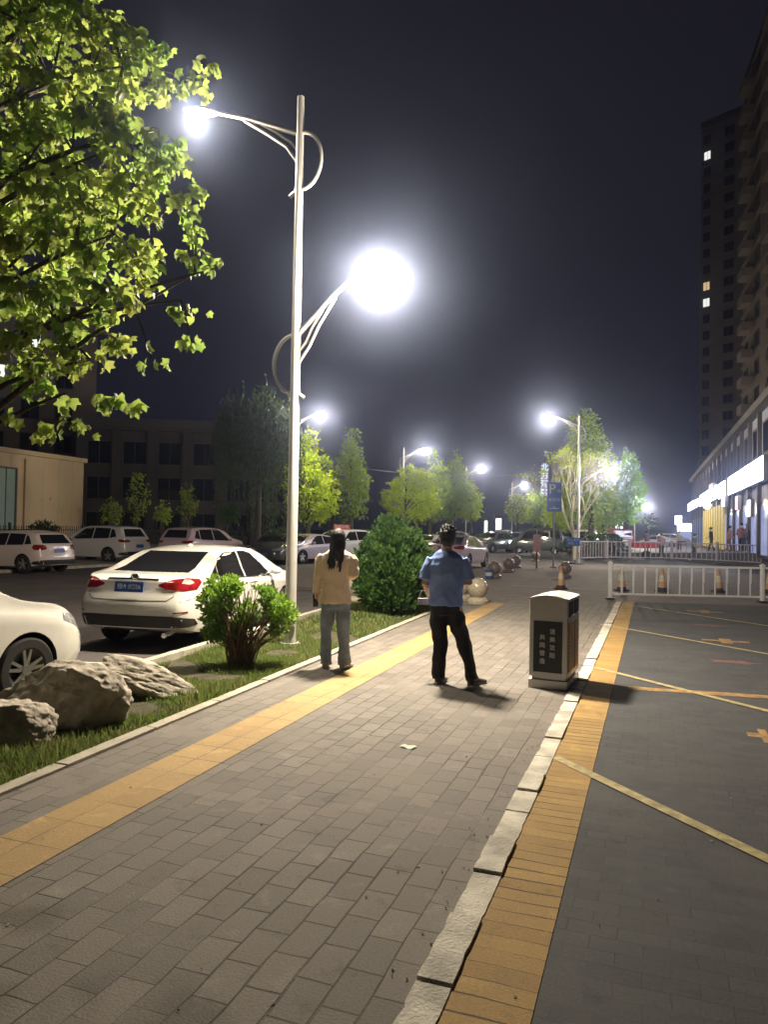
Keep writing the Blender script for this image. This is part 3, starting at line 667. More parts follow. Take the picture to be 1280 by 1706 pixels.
make_car('suv', p_white2, D(866, 900, 62).xy.to_3d()+Vector((0, 0, RZ)), 199, 'white oncoming vehicle with glaring headlights on the road', 'car', 0, lit=True, name='oncoming_car')
make_car('van', p_green, D(895, 925, 54).xy.to_3d()+Vector((0, 0, 0)), 282, 'boxy dull green microvan standing behind the pink notice board', 'van', 0, name='parked_van')
g4 = 'cars parked beyond the barrier on the right'
for i, (px, y, kd, pm, hd, lb) in enumerate(((1012, 64, 'suv', p_white2, 160, 'white car under the big tree'), (1098, 88, 'sedan', p_white2, 100, 'white car nearest the green tree edge in the distant row'), (1120, 100, 'suv', p_silver, 100, 'silver SUV in the middle of the distant row'), (1142, 105, 'sedan', p_white, 110, 'white car left of the shop row end'),
        (985, 70, 'van', p_white2, 150, 'pale van between tree trunks behind the barrier'), (925, 72, 'suv', p_silver, 120, 'silver car roof over the small blue sign'))):
    make_car(kd, pm, D(px, 900, y).xy.to_3d(), hd, lb, 'car', 0, group=g4)
# roof sign on the SUV
b = MB(); b.box((0, 0, .12), (.9, .06, .24)); m_rsign = mat('red_sign_face', (.5, .07, .06), .5, var=.1)
sg = b.build('roof_sign', m_rsign, None); sg.location = sv.location+Vector((0, 0, 1.70)); sg.rotation_euler = (0, 0, R(-6)); tag(sg, 'long red sign board with white characters on the white SUV roof', 'sign')
textmesh('驾校训练', .2, 'lettering', m_platew, sg, Matrix.Translation((0, -.034, .12)) @ Matrix.Rotation(PI/2, 4, 'X'))
# ================================================================== PEOPLE
m_skin = mat('skin', (.55, .34, .24), .5, var=.06)
m_hair = mat('black_hair', (.012, .010, .010), .62, var=.3, vscale=30, bump=.5, bscale=60)
def hand(b, wrist, d, nrm, curl=.5, s=1.0, flip=1):
    d = Vector(d).normalized(); nrm = Vector(nrm); nrm = (nrm-d*nrm.dot(d)).normalized(); side = d.cross(nrm)*flip
    W = Vector(wrist)
    b.tube([W-d*.02, W+d*.025*s, W+d*.05*s, W+d*.085*s], [.024*s, .028*s, .03*s, .026*s], 10)
    for q in (-.5, .5): b.tube([W+d*.03*s+side*q*.03*s, W+d*.085*s+side*q*.045*s], [.018*s, .016*s], 8)
    for i, (off, ln) in enumerate(((-.031, .062), (-.011, .074), (.010, .069), (.030, .053))):
        p = W+d*.085*s+side*off*s; a = 0; pts = [p-d*.01]; dd = d
        for k in range(3):
            a += curl*(.5 if k == 0 else .9); dd = (d*math.cos(a)+nrm*math.sin(a)); p = p+dd*ln*s*(.42, .32, .26)[k]; pts.append(p)
        b.tube(pts, [.0092*s, .0088*s, .0082*s, .0068*s], 7)
    p = W+d*.025*s-side*.03*s; p1 = p+(d*.6-side*.7+nrm*.3).normalized()*.035*s; p2 = p1+(d*.85-side*.1+nrm*.5).normalized()*.03*s
    b.tube([p, p1, p2], [.012*s, .0105*s, .009*s], 7)
def organic(name, b, m, parent, vox, sm=6, amp=0.0, fs=7.0, seed=0):
    o = b.build(name, m, parent, 0)
    r = o.modifiers.new('r', 'REMESH'); r.mode = 'VOXEL'; r.voxel_size = vox; r.use_smooth_shade = True
    s = o.modifiers.new('s', 'SMOOTH'); s.factor = .5; s.iterations = sm
    evalmesh(o); me = o.data; me.name = name
    if not me.materials: me.materials.append(m)
    me.polygons.foreach_set('use_smooth', [True]*len(me.polygons))
    if amp:
        n = len(me.vertices); co = np.empty(n*3); me.vertices.foreach_get('co', co); co = co.reshape(-1, 3); no = np.empty(n*3); me.vertices.foreach_get('normal', no); no = no.reshape(-1, 3)
        for i in range(n):
            p = co[i]; q = Vector((p[0]*fs*1.0+seed, p[1]*fs, p[2]*fs*.8)); w1 = noise.noise(q); w2 = noise.noise(q*2.3+Vector((5, 1, 2)))
            co[i] += no[i]*amp*((1-abs(w1)*2.2)+.6*w2-.4)
        me.vertices.foreach_set('co', co.ravel()); me.update()
    return o
def head_mesh(b, c, s=1.0, yaw=0.0, down=0.0):
    M = Matrix.Rotation(yaw, 3, 'Z') @ Matrix.Rotation(-down, 3, 'X'); c = Vector(c)
    b.sphere(c+M @ Vector((0, -.008, .03))*s, .083*s, 18, 12, (.90, 1.10, 1.12), M=M)
    b.sphere(c+M @ Vector((0, .025, -.045))*s, .060*s, 16, 10, (.92, 1.0, 1.15), M=M)
    b.sphere(c+M @ Vector((0, .098, -.012))*s, .014*s, 8, 6, (.9, 1, 1.7), M=M)
    for q in (-1, 1): b.sphere(c+M @ Vector((q*.078, .0, -.008))*s, .02*s, 8, 6, (.4, .8, 1.5), M=M)
    b.sphere(c+M @ Vector((0, .085, -.055))*s, .018*s, 8, 6, (1.4, .6, .5), M=M)
    return M
def face_parts(t, c, M, s=1.0):
    c = Vector(c)
    for q in (-1, 1):
        b = MB(); b.sphere(c+M @ Vector((q*.031, .078, .012))*s, .0115*s, 8, 6); b.build('eye', m_hair, t)
def shoe(b, c, L=.26, yaw=0.0, w_=.048, h=.085):
    M = Matrix.Rotation(yaw, 3, 'Z'); c = Vector(c)
    b.loft([[c+M @ Vector((w_*wf*math.cos(2*PI*i/14), y, .004+max(-.0, h*hf*(.5+.5*math.sin(2*PI*i/14))))) for i in range(14)] for y, wf, hf in ((-.085, .5, .6), (-.075, .75, .95), (-.03, .85, 1.0), (.03, .95, .85), (.09, 1.05, .62), (.14, .95, .5), (.17, .6, .38))])
# ---- woman: long black hair, beige blazer, blue jeans
m_jack = mat('beige_blazer', (.78, .65, .50), .8, var=.07, vscale=4, bump=.15, bscale=200)
m_jeans = mat('blue_grey_jeans', (.22, .28, .37), .85, var=.25, vscale=9, bump=.25, bscale=260)
m_shoe = mat('pale_trainers', (.45, .42, .38), .6, var=.15); m_sole = mat('shoe_sole', (.20, .16, .12), .7, var=.2)
m_phone = mat('phone_black', (.012, .012, .014), .15)
pw = G(557, 1113)
t = empty('person', pw, 'woman with long black hair in a beige blazer and blue jeans seen from behind', 'person', None, R(-3))
b = MB(); HC = (.018, .0, 1.505)
Mh = head_mesh(b, HC, 1.0, R(-8), .05)
b.tube([(.016, -.01, 1.34), (.018, -.005, 1.46)], .048, 12)
b.ell([((0, 0, .80), .14, .10), ((0, 0, .95), .115, .085), ((0, 0, 1.15), .135, .09), ((.01, 0, 1.30), .16, .085), ((.015, 0, 1.37), .06, .05)], 20)
b.tube([(-.165, 0, 1.31), (-.205, -.01, 1.08), (-.225, .02, .885)], [.04, .033, .024], 10); hand(b, (-.226, .022, .885), (-.02, .08, -1), (.8, .4, 0), .55, .95)
b.tube([(.17, 0, 1.31), (.215, -.04, 1.09), (.12, .20, 1.13)], [.04, .034, .024], 10); hand(b, (.12, .20, 1.13), (-.6, .6, .3), (-.3, -.6, .8), .7, .95, -1)
b.tube([(-.085, 0, .82), (-.085, 0, .45), (-.085, -.01, .07)], [.075, .05, .034], 10); b.tube([(.085, 0, .82), (.09, 0, .45), (.10, -.01, .07)], [.075, .05, .034], 10)
for q in (-1, 1): b.sphere((q*.095, .04, .045), .04, 10, 8, (.9, 2.0, .8))
organic('body', b, m_skin, t, .006, 3); face_parts(t, HC, Mh)
b = MB()   # hair
c = Vector(HC)
b.sphere(c+Mh @ Vector((0, -.014, .038)), .094, 20, 12, (.94, 1.1, 1.10), M=Mh)
random.seed(3)
for i in range(46):
    a = R(195+150*i/45+random.uniform(-3, 3)); x0, y0 = .078*math.cos(a), .088*math.sin(a)
    Ln = random.uniform(.30, .38) if 6 < i < 40 else random.uniform(.22, .30)
    if 24 < i < 29: Ln *= .78
    dx = (x0*.35-.02)*random.uniform(.7, 1.2)+random.uniform(-.006, .006)
    z0 = 1.56; b.tube([(c.x+x0*.9, y0*.9-.0, z0), (c.x+x0*1.05, y0*1.05-.004, 1.47), (c.x+x0*.95+dx*.2, min(y0-.01, -.03)-.03, 1.38), (c.x+x0*.85+dx*.6, -.105-.01*random.random(), 1.28), (c.x+x0*.8+dx*1.1, -.118-.012*random.random(), 1.51-Ln)], [.017, .018, .016, .013, .003], 6)
organic('hair', b, m_hair, t, .006, 2, .003, 40)
b = MB()   # blazer, open front, flared hem
b.ell([((.0, 0, .765), .195, .135, 0), ((.0, 0, .80), .192, .132), ((0, -.005, .95), .165, .118), ((0, -.005, 1.05), .150, .110), ((.0, -.005, 1.18), .172, .115), ((.005, -.005, 1.28), .192, .112), ((.01, -.004, 1.345), .175, .092), ((.014, -.0, 1.385), .085, .065), ((.016, .0, 1.41), .062, .056)], 28, ex=2.3)
b.tube([(-.155, 0, 1.32), (-.192, -.005, 1.26), (-.212, -.02, 1.08), (-.228, .0, .97), (-.232, .02, .885)], [.058, .062, .052, .048, .046], 14)
b.tube([(.165, 0, 1.32), (.20, -.005, 1.26), (.222, -.045, 1.10), (.20, .05, 1.085), (.13, .185, 1.125)], [.058, .062, .054, .05, .044], 14)
organic('blazer', b, m_jack, t, .008, 3, .011, 7, 3)
b = MB(); b.tube([(0, -.123, .775), (0, -.121, .92)], .0035, 5); b.build('back_vent', mat('seam_shadow_cloth', (.20, .14, .09), .9), t)
b = MB()   # jeans
b.ell([((0, 0, .70), .158, .118), ((0, 0, .80), .168, .122), ((0, 0, .90), .145, .105)], 24)
b.tube([(-.088, 0, .80), (-.092, .0, .62), (-.10, .005, .42), (-.105, .0, .22), (-.10, .0, .045)], [.082, .082, .068, .064, .072], 16)
b.tube([(.085, 0, .80), (.092, .0, .62), (.098, .01, .42), (.108, .0, .22), (.12, .0, .045)], [.082, .082, .070, .066, .078], 16)
organic('jeans', b, m_jeans, t, .009, 3, .013, 7.5, 9)
for q, yw in ((-.10, .15), (.125, -.35)):
    b = MB(); shoe(b, (q, .0, 0), yaw=yw); b.build('shoe', m_shoe, t, 60)
b = MB(); b.rbox((0, 0, 0), (.010, .07, .145), .004); p = b.build('phone', m_phone); p.location = pw+Vector((-.240, .035, .785)); p.rotation_euler = (R(-8), R(6), R(62)); tag(p, 'dark mobile phone hanging in the left hand of the woman in the beige blazer', 'phone')
# ---- man: blue tee, black trousers
m_tee = mat('blue_tee', (.21, .32, .72), .8, var=.10, vscale=5, bump=.15, bscale=240)
m_trou = mat('black_trousers', (.010, .010, .013), .8, var=.2); m_dshoe = mat('dark_trainers', (.045, .035, .035), .6, var=.3)
pm_ = G(757, 1139)
t = empty('person', pm_, 'man in a blue short sleeved shirt and black trousers standing with legs apart', 'person', None, R(-6))
HX = -.095
b = MB(); HC = (HX, .02, 1.545); Mh = head_mesh(b, HC, 1.06, R(4), .18)
b.tube([(HX-.01, -.015, 1.36), (HX-.005, .0, 1.50)], .058, 12)
b.ell([((HX, 0, .84), .155, .115), ((HX, 0, 1.0), .155, .115), ((HX, 0, 1.2), .17, .115), ((HX, 0, 1.36), .17, .09), ((HX, 0, 1.42), .06, .05)], 20)
b.tube([(HX-.18, 0, 1.32), (HX-.232, -.03, 1.07), (HX-.20, .16, .93), (HX-.19, .20, .93)], [.045, .04, .028, .027], 10); hand(b, (HX-.19, .2, .93), (.1, .9, -.15), (.9, -.1, .1), .8, 1.0)
b.tube([(HX+.18, 0, 1.32), (HX+.236, -.02, 1.09), (HX+.16, .20, 1.06)], [.045, .042, .029], 10); hand(b, (HX+.16, .20, 1.06), (-.65, .7, .1), (-.2, -.3, .9), .8, 1.0, -1)
b.tube([(HX-.07, 0, .86), (-.15, 0, .46), (-.165, -.01, .08)], [.08, .055, .038], 10); b.tube([(HX+.09, 0, .86), (.08, 0, .46), (.19, -.01, .08)], [.08, .055, .038], 10)
organic('body', b, m_skin, t, .0065, 3); face_parts(t, HC, Mh, 1.06)
b = MB(); c = Vector(HC)
b.sphere(c+Mh @ Vector((0, -.016, .046)), .098, 20, 12, (.95, 1.08, 1.0), M=Mh); b.sphere(c+Mh @ Vector((0, -.030, -.008)), .084, 18, 10, (.98, .95, 1.05), M=Mh)
random.seed(5)
for i in range(150):   # short tufts
    a = random.uniform(0, 2*PI); e = random.uniform(.0, 1.45); d = Vector((math.cos(a)*math.cos(e), math.sin(a)*math.cos(e), math.sin(e)))
    if d.y > .6 and d.z < .5: continue
    p = c+Mh @ Vector((d.x*.086, d.y*.094-.02, d.z*.088+.052)); q = p+Mh @ (d*.014+Vector((random.uniform(-.012, .012), random.uniform(-.012, .012), .006+.012*max(0, d.z))))
    b.tube([p, q], [.014, .005], 5)
organic('hair', b, m_hair, t, .0055, 2)
b = MB()
b.ell([((HX, 0, .835), .178, .132), ((HX, 0, .88), .180, .135), ((HX, -.005, 1.0), .178, .135), ((HX, -.005, 1.15), .188, .138), ((HX, -.01, 1.27), .198, .13), ((HX, -.01, 1.345), .178, .108), ((HX-.003, -.008, 1.405), .11, .082), ((HX-.005, -.005, 1.43), .072, .066)], 28, ex=2.4)
b.tube([(HX-.155, -.005, 1.325), (HX-.198, -.012, 1.25), (HX-.232, -.03, 1.11)], [.068, .068, .062], 16)
b.tube([(HX+.155, -.005, 1.325), (HX+.198, -.012, 1.25), (HX+.236, -.02, 1.12)], [.068, .068, .064], 16)
organic('t_shirt', b, m_tee, t, .008, 3, .013, 6.5, 21)
b = MB()
b.ell([((HX, 0, .74), .168, .125), ((HX, 0, .84), .170, .128), ((HX, 0, .90), .155, .115)], 24)
b.tube([(HX-.078, 0, .84), (HX-.085, 0, .64), (-.155, .0, .44), (-.168, -.01, .24), (-.165, .0, .05)], [.098, .095, .078, .070, .070], 16)
b.tube([(HX+.078, 0, .84), (HX+.12, 0, .64), (.095, .0, .44), (.15, -.01, .24), (.20, .0, .05)], [.098, .095, .076, .068, .068], 16)
organic('trousers', b, m_trou, t, .009, 3, .013, 6, 5)
for (q, y_, yw) in ((-.15, .0, -.25), (.215, .0, -.75)):
    b = MB(); shoe(b, (q, y_, 0), yaw=yw, w_=.052); s_ = b.build('shoe', m_dshoe, t, 60)
    b = MB(); Mz = Matrix.Rotation(yw, 3, 'Z'); b.loft([[Vector((q, y_, z))+Mz @ Vector((w_*math.cos(2*PI*i/18), .045+.145*math.sin(2*PI*i/18), 0)) for i in range(18)] for z, w_ in ((.001, .05), (.028, .054))]); b.build('sole', m_sole, s_, 60)
b = MB(); b.rbox((.02, 0, 0), (.12, .05, .07), .015); b.tube([(-.03, 0, .03), (.0, .01, .12), (.04, .0, .12), (.07, 0, .03)], .004, 6)
p = b.build('small_bag', mat('pale_grey_plastic', (.35, .34, .36), .4)); p.location = pm_+Vector((HX-.255, .31, .845)); p.rotation_euler = (0, 0, R(-6)); tag(p, 'small pale grey object with a strap at the left hand of the man in blue', 'bag')
# ---- far pedestrians
def walker(loc, heading, top, low, label, stride=.0, s=1.0, lean=.04, arm=.2, long_hair=False, bag=None, name='person'):
    t = empty(name, loc, label, 'person', 'pedestrians behind the barrier', PI/2-R(heading)-PI/2)
    f = stride; b = MB()
    b.tube([(-.08*s, 0, .86*s), (-.085*s, f*.5*s+.03*abs(f), .46*s), (-.09*s, f*s, .07*s)], [.08*s, .055*s, .038*s], 8); b.tube([(.08*s, 0, .86*s), (.085*s, -f*.35*s, .46*s), (.09*s, -f*s, .09*s)], [.08*s, .055*s, .038*s], 8)
    b.sphere((-.09*s, f*s+.05, .04), .045, 8, 6, (.9, 2, .7)); b.sphere((.09*s, -f*s+.05, .05), .045, 8, 6, (.9, 2, .8))
    b.ell([((0, 0, .84*s), .15*s, .11*s), ((0, 0, 1.0*s), .14*s, .10*s), ((0, lean*.5, 1.2*s), .155*s, .10*s), ((0, lean, 1.36*s), .15*s, .085*s), ((0, lean, 1.42*s), .06*s, .05*s)], 12)
    b.tube([(0, lean, 1.36*s), (0, lean+.01, 1.5*s)], .05*s, 8); c = Vector((0, lean+.02, 1.56*s)); head_mesh(b, c, s)
    for q in (-1, 1):
        e = Vector((q*.22*s, -q*f*.4, 1.08*s)); h_ = Vector((q*.22*s, -q*f*.7+arm, .88*s+arm*.5)); b.tube([(q*.17*s, lean, 1.34*s), e, h_], [.045*s, .038*s, .026*s], 8); hand(b, h_, (0, .3, -1), (-q, 0, 0), .5, s, q)
    organic('body', b, m_skin, t, .013, 2)
    b = MB(); b.ell([((0, 0, .84*s), .175*s, .13*s), ((0, 0, 1.0*s), .165*s, .125*s), ((0, lean*.5, 1.2*s), .18*s, .125*s), ((0, lean, 1.34*s), .18*s, .11*s), ((0, lean, 1.42*s), .08*s, .07*s)], 14)
    for q in (-1, 1): b.tube([(q*.17*s, lean, 1.34*s), (q*.225*s, -q*f*.4, 1.08*s), (q*.225*s, -q*f*.55+arm*.5, .98*s+arm*.2)], [.062*s, .055*s, .05*s], 8)
    organic('top', b, top, t, .014, 3)
    b = MB(); b.ell([((0, 0, .76*s), .155*s, .12*s), ((0, 0, .9*s), .15*s, .115*s)], 12)
    b.tube([(-.08*s, 0, .84*s), (-.085*s, f*.5*s+.03*abs(f), .46*s), (-.09*s, f*s-.01, .08*s)], [.09*s, .07*s, .058*s], 8); b.tube([(.08*s, 0, .84*s), (.085*s, -f*.35*s, .46*s), (.09*s, -f*s-.01, .10*s)], [.09*s, .07*s, .058*s], 8)
    organic('trousers', b, low, t, .014, 3)
    b = MB(); b.sphere(c+Vector((0, -.018, .05)), .098*s, 12, 8)
    if long_hair: b.tube([c+Vector((0, -.06, .05)), c+Vector((0, -.1, -.1)), c+Vector((0, -.1, -.25))], [.08*s, .07*s, .03*s], 8)
    organic('hair', b, m_hair, t, .013, 1)
    if bag:
        o = MB(); o.rbox((0, 0, 0), (.12, .32, .36), .04); bo = o.build('shoulder_bag', bag); M = Matrix.Rotation(t.rotation_euler.z, 3, 'Z')
        bo.location = t.location+M @ Vector((.30, -.05, .72)); bo.rotation_euler = t.rotation_euler; tag(bo, 'bright red bag carried at the side of the dark dressed pedestrian', 'bag')
    return t
# ================================================================== STREET FURNITURE
# litter bin
m_steel = mat('brushed_steel', (.50, .50, .49), .36, .40, var=.12, vscale=2, bump=.05)
m_dkgreen = mat('bin_dark_panel', (.010, .020, .020), .35, var=.1); m_bintxt = mat('bin_lettering', (.62, .63, .62), .6)
m_binorange = mat('bin_orange_panel', (.50, .27, .09), .5, var=.35, vscale=6, col2=(.42, .33, .24)); m_hole = mat('dark_opening', (.01, .009, .009), .7)
pb = G(913, 1148); bw, bl, bh = .405, .70, 1.0
t = empty('litter_bin', pb, 'stainless steel litter bin with a dark lettered panel and orange side', 'litter bin', None, R(-24))
b = MB(); b.rbox((0, bl/2, .045), (bw+.012, bl+.012, .09), .01); b.rbox((0, bl/2, .11), (bw-.05, bl-.05, .05), .01); b.build('plinth', m_steel, t)
b = MB(); b.rbox((0, bl/2, .13+.40), (bw, bl, .80), .012); b.build('cabinet', m_steel, t)
b = MB()
n = 12; top = []
pts = [(-bw/2-.004, .93)]+[(-bw/2-.004+(bw+.008)*i/n, .945+.035*math.sin(PI*i/n)) for i in range(n+1)]+[(bw/2+.004, .93)]
b.prismM(pts, Matrix.Translation((0, -.006, 0)), bl+.012); b.build('lid', m_steel, t)
b = MB(); b.rbox((-.005, -.003, .13+.31), (.30, .012, .535), .004); pn = b.build('front_panel', m_dkgreen, t)
for (x, z0, txt) in ((.05, .60, '洁美沈阳'), (-.055, .535, '共同营造')):
    for i, ch in enumerate(txt): textmesh(ch, .060, 'character', m_bintxt, pn, upright(x-.005, -.011, z0-.083*i), .001, bold=.0012)
for (x0, x1) in ((.04, .31), (.37, .64)):
    b = MB(); b.box((bw/2+.001, bl*0+(x0+x1)/2+.0, .835), (.008, x1-x0, .155)); b.build('opening', m_hole, t)
    b = MB(); b.tube([(bw/2+.004, x0+.02, .757), (bw/2+.02, x0+.05, .775), (bw/2+.02, x1-.05, .775), (bw/2+.004, x1-.02, .757)], .006, 6); b.build('bar', m_chrome, t)
    b = MB(); b.box((bw/2+.002, (x0+x1)/2+.01, .43), (.010, x1-x0-.03, .50)); dp = b.build('side_door', m_binorange, t)
random.seed(2); b = MB()
for i in range(14): b.box((bw/2+.0015, .022, .20+.038*i), (.006, random.uniform(.010, .016), random.uniform(.018, .028)))
b.build('side_lettering', m_hole, t)
# white railing
m_rail = mat('white_railing_paint', (.62, .64, .66), .45, var=.10, vscale=3); m_railg = mat('reflective_grey', (.25, .27, .36), .4)
f0, f1 = G(1017, 998), G(1271, 1003.5); fd = (f1-f0); FL = fd.length; fz = math.atan2(fd.y, fd.x)
def railing(loc, label, first):
    t = empty('railing', loc, label, 'railing', 'white railings across the end of the parking area', fz)
    for x in ((0, FL) if first else (FL,)):
        b = MB(); b.rbox((x, 0, .46), (.09, .09, .86), .012); b.rbox((x, 0, .90), (.11, .11, .03), .01); b.box((x, 0, .93), (.08, .08, .03), taper=.3); pp = b.build('post', m_rail, t)
        b = MB(); b.rbox((x, 0, .018), (.18, .24, .036), .02); b.build('foot', m_blk, pp)
    b = MB(); b.box((FL/2, 0, .84), (FL-.092, .045, .05)); b.build('top_rail', m_rail, t); b = MB(); b.box((FL/2, 0, .13), (FL-.092, .04, .045)); b.build('bottom_rail', m_rail, t)
    for i in range(12):
        x = FL*(i+1)/13; b = MB(); b.box((x, 0, .484), (.045, .022, .662)); q = b.build('bar', m_rail, t)
        if i > 2: b = MB(); b.box((x+.012, -.013, .30), (.016, .004, .30)); b.build('reflector', m_railg, q)
    return t
railing(f0, 'white railing section in front of the cones, complete with twelve bars', True)
railing(f0+fd, 'next white railing section cut off by the right edge of the photo', False)
# stone ball bollards
m_stone = mat('speckled_stone', (.44, .39, .30), .3, var=.2, vscale=18, bump=.05, coat=.25); m_stone2 = mat('pinkish_stone', (.25, .19, .165), .35, var=.2, vscale=18)
def ball(loc, label, m, r=.235, sc=1.0):
    t = empty('stone_ball_bollard', loc, label, 'bollard', 'stone ball bollards at the kerb')
    b = MB(); b.lathe([(r*1.0, .0), (r*1.02, .06), (r*.92, .09), (r*.72, .13), (r*.5, .15)], n=28); b.build('base', m, t, 30)
    b = MB(); b.sphere((0, 0, .11+r*.98), r, 28, 18); b.build('ball', m, t, 180)
    t.scale = (sc, sc, sc); return t
ball(G(796, 1005), 'largest cream stone ball on a round foot right beside the man in blue', m_stone)
ball(G(768, 1000), 'stone ball half hidden behind the right arm of the man in blue', m_stone)
ball(G(824, 962), 'stone ball just right of the blue bucket', m_stone2)
ball(G(848, 953), 'middle stone ball of the far trio, in front of the road', m_stone2)
ball(G(860, 946), 'farthest stone ball of the trio, right of its neighbour', m_stone2)
ball(G(893, 936), 'pinkish stone ball under the pink notice board', m_stone2)
ball(G(942, 962), 'stone ball directly behind the orange cone above the litter bin', m_stone2)
ball(G(83, 951, RZ), 'stone ball alone on the road by the wheel of the white hatchback', m_stone)
ball(G(590, 1003), 'stone ball between the woman and the round bush', m_stone)
# bucket
t = empty('bucket', G(815, 963), 'blue and white plastic bucket beside the stone balls', 'bucket')
b = MB(); b.lathe([(.11, 0), (.14, .28), (.145, .30), (.13, .30), (.10, .03)], n=20, cap=True); b.build('pail', mat('blue_plastic', (.03, .16, .42), .4), t)
b = MB(); b.ell([((0, 0, .08), .119, .119), ((0, 0, .2), .133, .133)], 20, False); b.build('white_label', m_platew, t)
b = MB(); b.tube([(.14*math.cos(a), .02, .28+.05*math.sin(a)) for a in [PI*i/10 for i in range(11)]], .004, 5); b.build('handle', m_galv, t)
# cones
m_cone = mat('cone_orange', (.50, .30, .16), .6, var=.2); m_conew = mat('cone_white_band', (.62, .55, .42), .5, var=.15); m_cbase = mat('cone_base', (.04, .035, .035), .7)
def cone(loc, label, rz=0.0):
    t = empty('traffic_cone', loc, label, 'traffic cone', 'traffic cones behind the railing', rz)
    b = MB(); b.rbox((0, 0, .02), (.34, .34, .04), .04); b.lathe([(.14, .04), (.12, .11)], n=20); b.build('base', m_cbase, t)
    b = MB(); b.lathe([(.118, .11), (.092, .28)], n=20); b.build('cone_body', m_cone, t); b = MB(); b.lathe([(.067, .46), (.040, .64), (.028, .655)], n=20); b.build('cone_tip', m_cone, t)
    b = MB(); b.lathe([(.093, .28), (.066, .46)], n=20); b.build('white_band', m_conew, t)
    return t
cone(G(935, 981), 'orange and cream cone seen right above the litter bin'); cone(G(1036, 984), 'cone behind the leftmost bars of the white railing', .3)
cone(G(1104, 985), 'cone behind the fourth and fifth bars of the white railing', .8); cone(G(1198, 986), 'cone behind the right half of the white railing', .1); cone(G(1283, 988), 'cone at the right frame edge beyond the railing post', .5)
# parking sign
m_blue = mat('sign_blue', (.06, .20, .70), .4, var=.06, emit=(.035, .10, .36), estr=0.0); m_signw = mat('sign_white', (.75, .77, .80), .5)
ps = D(923, 900, 34); gz = 0.0
t = empty('parking_sign', Vector((ps.x, 34, 0)), 'blue and white parking sign on a grey pole', 'sign', None, R(-8))
b = MB(); b.tube([(0, 0, 0), (0, 0, 4.0)], .045, 10); b.build('pole', m_galv, t)
b = MB(); b.box((0, 0, .03), (.3, .3, .06)); b.build('base_plate', m_galv, t)
b = MB(); b.rbox((0, -.06, 3.25), (.66, .03, 1.36), .01); sp = b.build('sign_panel', m_blue, t)
textmesh('P', .62, 'letter', m_signw, sp, upright(-.10, -.078, 3.60), .002, bold=.012)
textmesh('停', .2, 'small_character', m_signw, sp, upright(.20, -.078, 3.50), .002); textmesh('停车场', .18, 'characters', m_signw, sp, upright(0, -.078, 3.10), .002)
b = MB(); b.prismM([(-.20, 2.74), (-.2, 2.70), (.22, 2.70), (.22, 2.74), (.06, 2.74), (.0, 2.82), (-.06, 2.74)], Matrix.Translation((0, -.078, 0)), .003); b.build('arrow', m_signw, sp)
# small blue sign
ps = D(955, 900, 38); t = empty('small_sign', Vector((ps.x, 38, 0)), 'small blue notice sign with two lines of white characters left of the far lamp', 'sign', None, R(-5))
b = MB(); b.tube([(0, 0, 0), (0, 0, 1.0)], .03, 8); b.build('pole', m_galv, t); b = MB(); b.lathe([(.26, 0), (.22, .10), (.05, .14)], n=16); b.build('foot', m_cbase, t)
b = MB(); b.rbox((0, -.035, 1.15), (.72, .02, .42), .01); sp = b.build('sign_panel', m_blue, t)
textmesh('请入车位', .155, 'characters', m_signw, sp, upright(0, -.047, 1.24), .002); textmesh('停放', .155, 'characters', m_signw, sp, upright(-.1, -.047, 1.06), .002)
# pink notice board
ps = D(895, 900, 33); t = empty('notice_board', Vector((ps.x, 33, 0)), 'pale pink notice board on a dark post in front of the microvan', 'sign', None, R(-5))
b = MB(); b.tube([(0, 0, 0), (0, 0, 1.45)], .035, 8); b.build('post', m_blk, t); b = MB(); b.rbox((0, -.05, 1.15), (.34, .02, .72), .01); b.build('board', mat('pink_board', (.52, .33, .35), .6, var=.1), t)
# litter on the pavement
b = MB(); pts = []
for i in range(5):
    for j in range(4): pts.append(((i-2)*.028, (j-1.5)*.026, .006+.006*math.sin(i*1.7+j)))
b.add(pts, [(i*4+j, i*4+j+1, i*4+j+5, i*4+j+4) for i in range(4) for j in range(3)])
o = b.build('crumpled_paper', mat('pale_green_paper', (.45, .52, .42), .7, var=.1), None); o.location = G(681, 1245); o.rotation_euler = (0, 0, R(-35)); tag(o, 'small pale green scrap of paper on the grey paving', 'litter')
# overhead wire
b = MB(); A_, B_ = D(600, 780, 57), D(908, 786, 62); b.tube([A_.lerp(B_, i/20)-Vector((0, 0, .5*math.sin(PI*i/20))) for i in range(21)], .022, 5)
o = b.build('overhead_cable', m_galv); tag(o, 'thin pale cable strung above the road between the lamps and trees', 'cable')
# ================================================================== PLANTS, ROCKS, GRASS
RN = np.random.RandomState(11)
LEAF = {'diamond': ([(0, 0, 0), (.32, .45, .06), (0, 1, 0), (-.32, .45, .06)], [(0, 1, 2), (0, 2, 3)]),
        'blade': ([(-.12, 0, 0), (.12, 0, 0), (.1, .55, .03), (0, 1, 0), (-.1, .55, .03)], [(0, 1, 2, 4), (4, 2, 3)]),
        'maple': ([(0, 0, 0), (.20, .02, -.02), (.50, .02, -.20), (.47, .34, -.10), (.60, .62, -.26), (.27, .70, -.06), (0, 1.05, -.30), (-.27, .70, -.06), (-.60, .62, -.26), (-.47, .34, -.10), (-.50, .02, -.20), (-.20, .02, -.02), (0, .42, .09)],
                  [(12, 0, 1), (12, 1, 2, 3), (12, 3, 4, 5), (12, 5, 6, 7), (12, 7, 8, 9), (12, 9, 10, 11), (12, 11, 0)])}
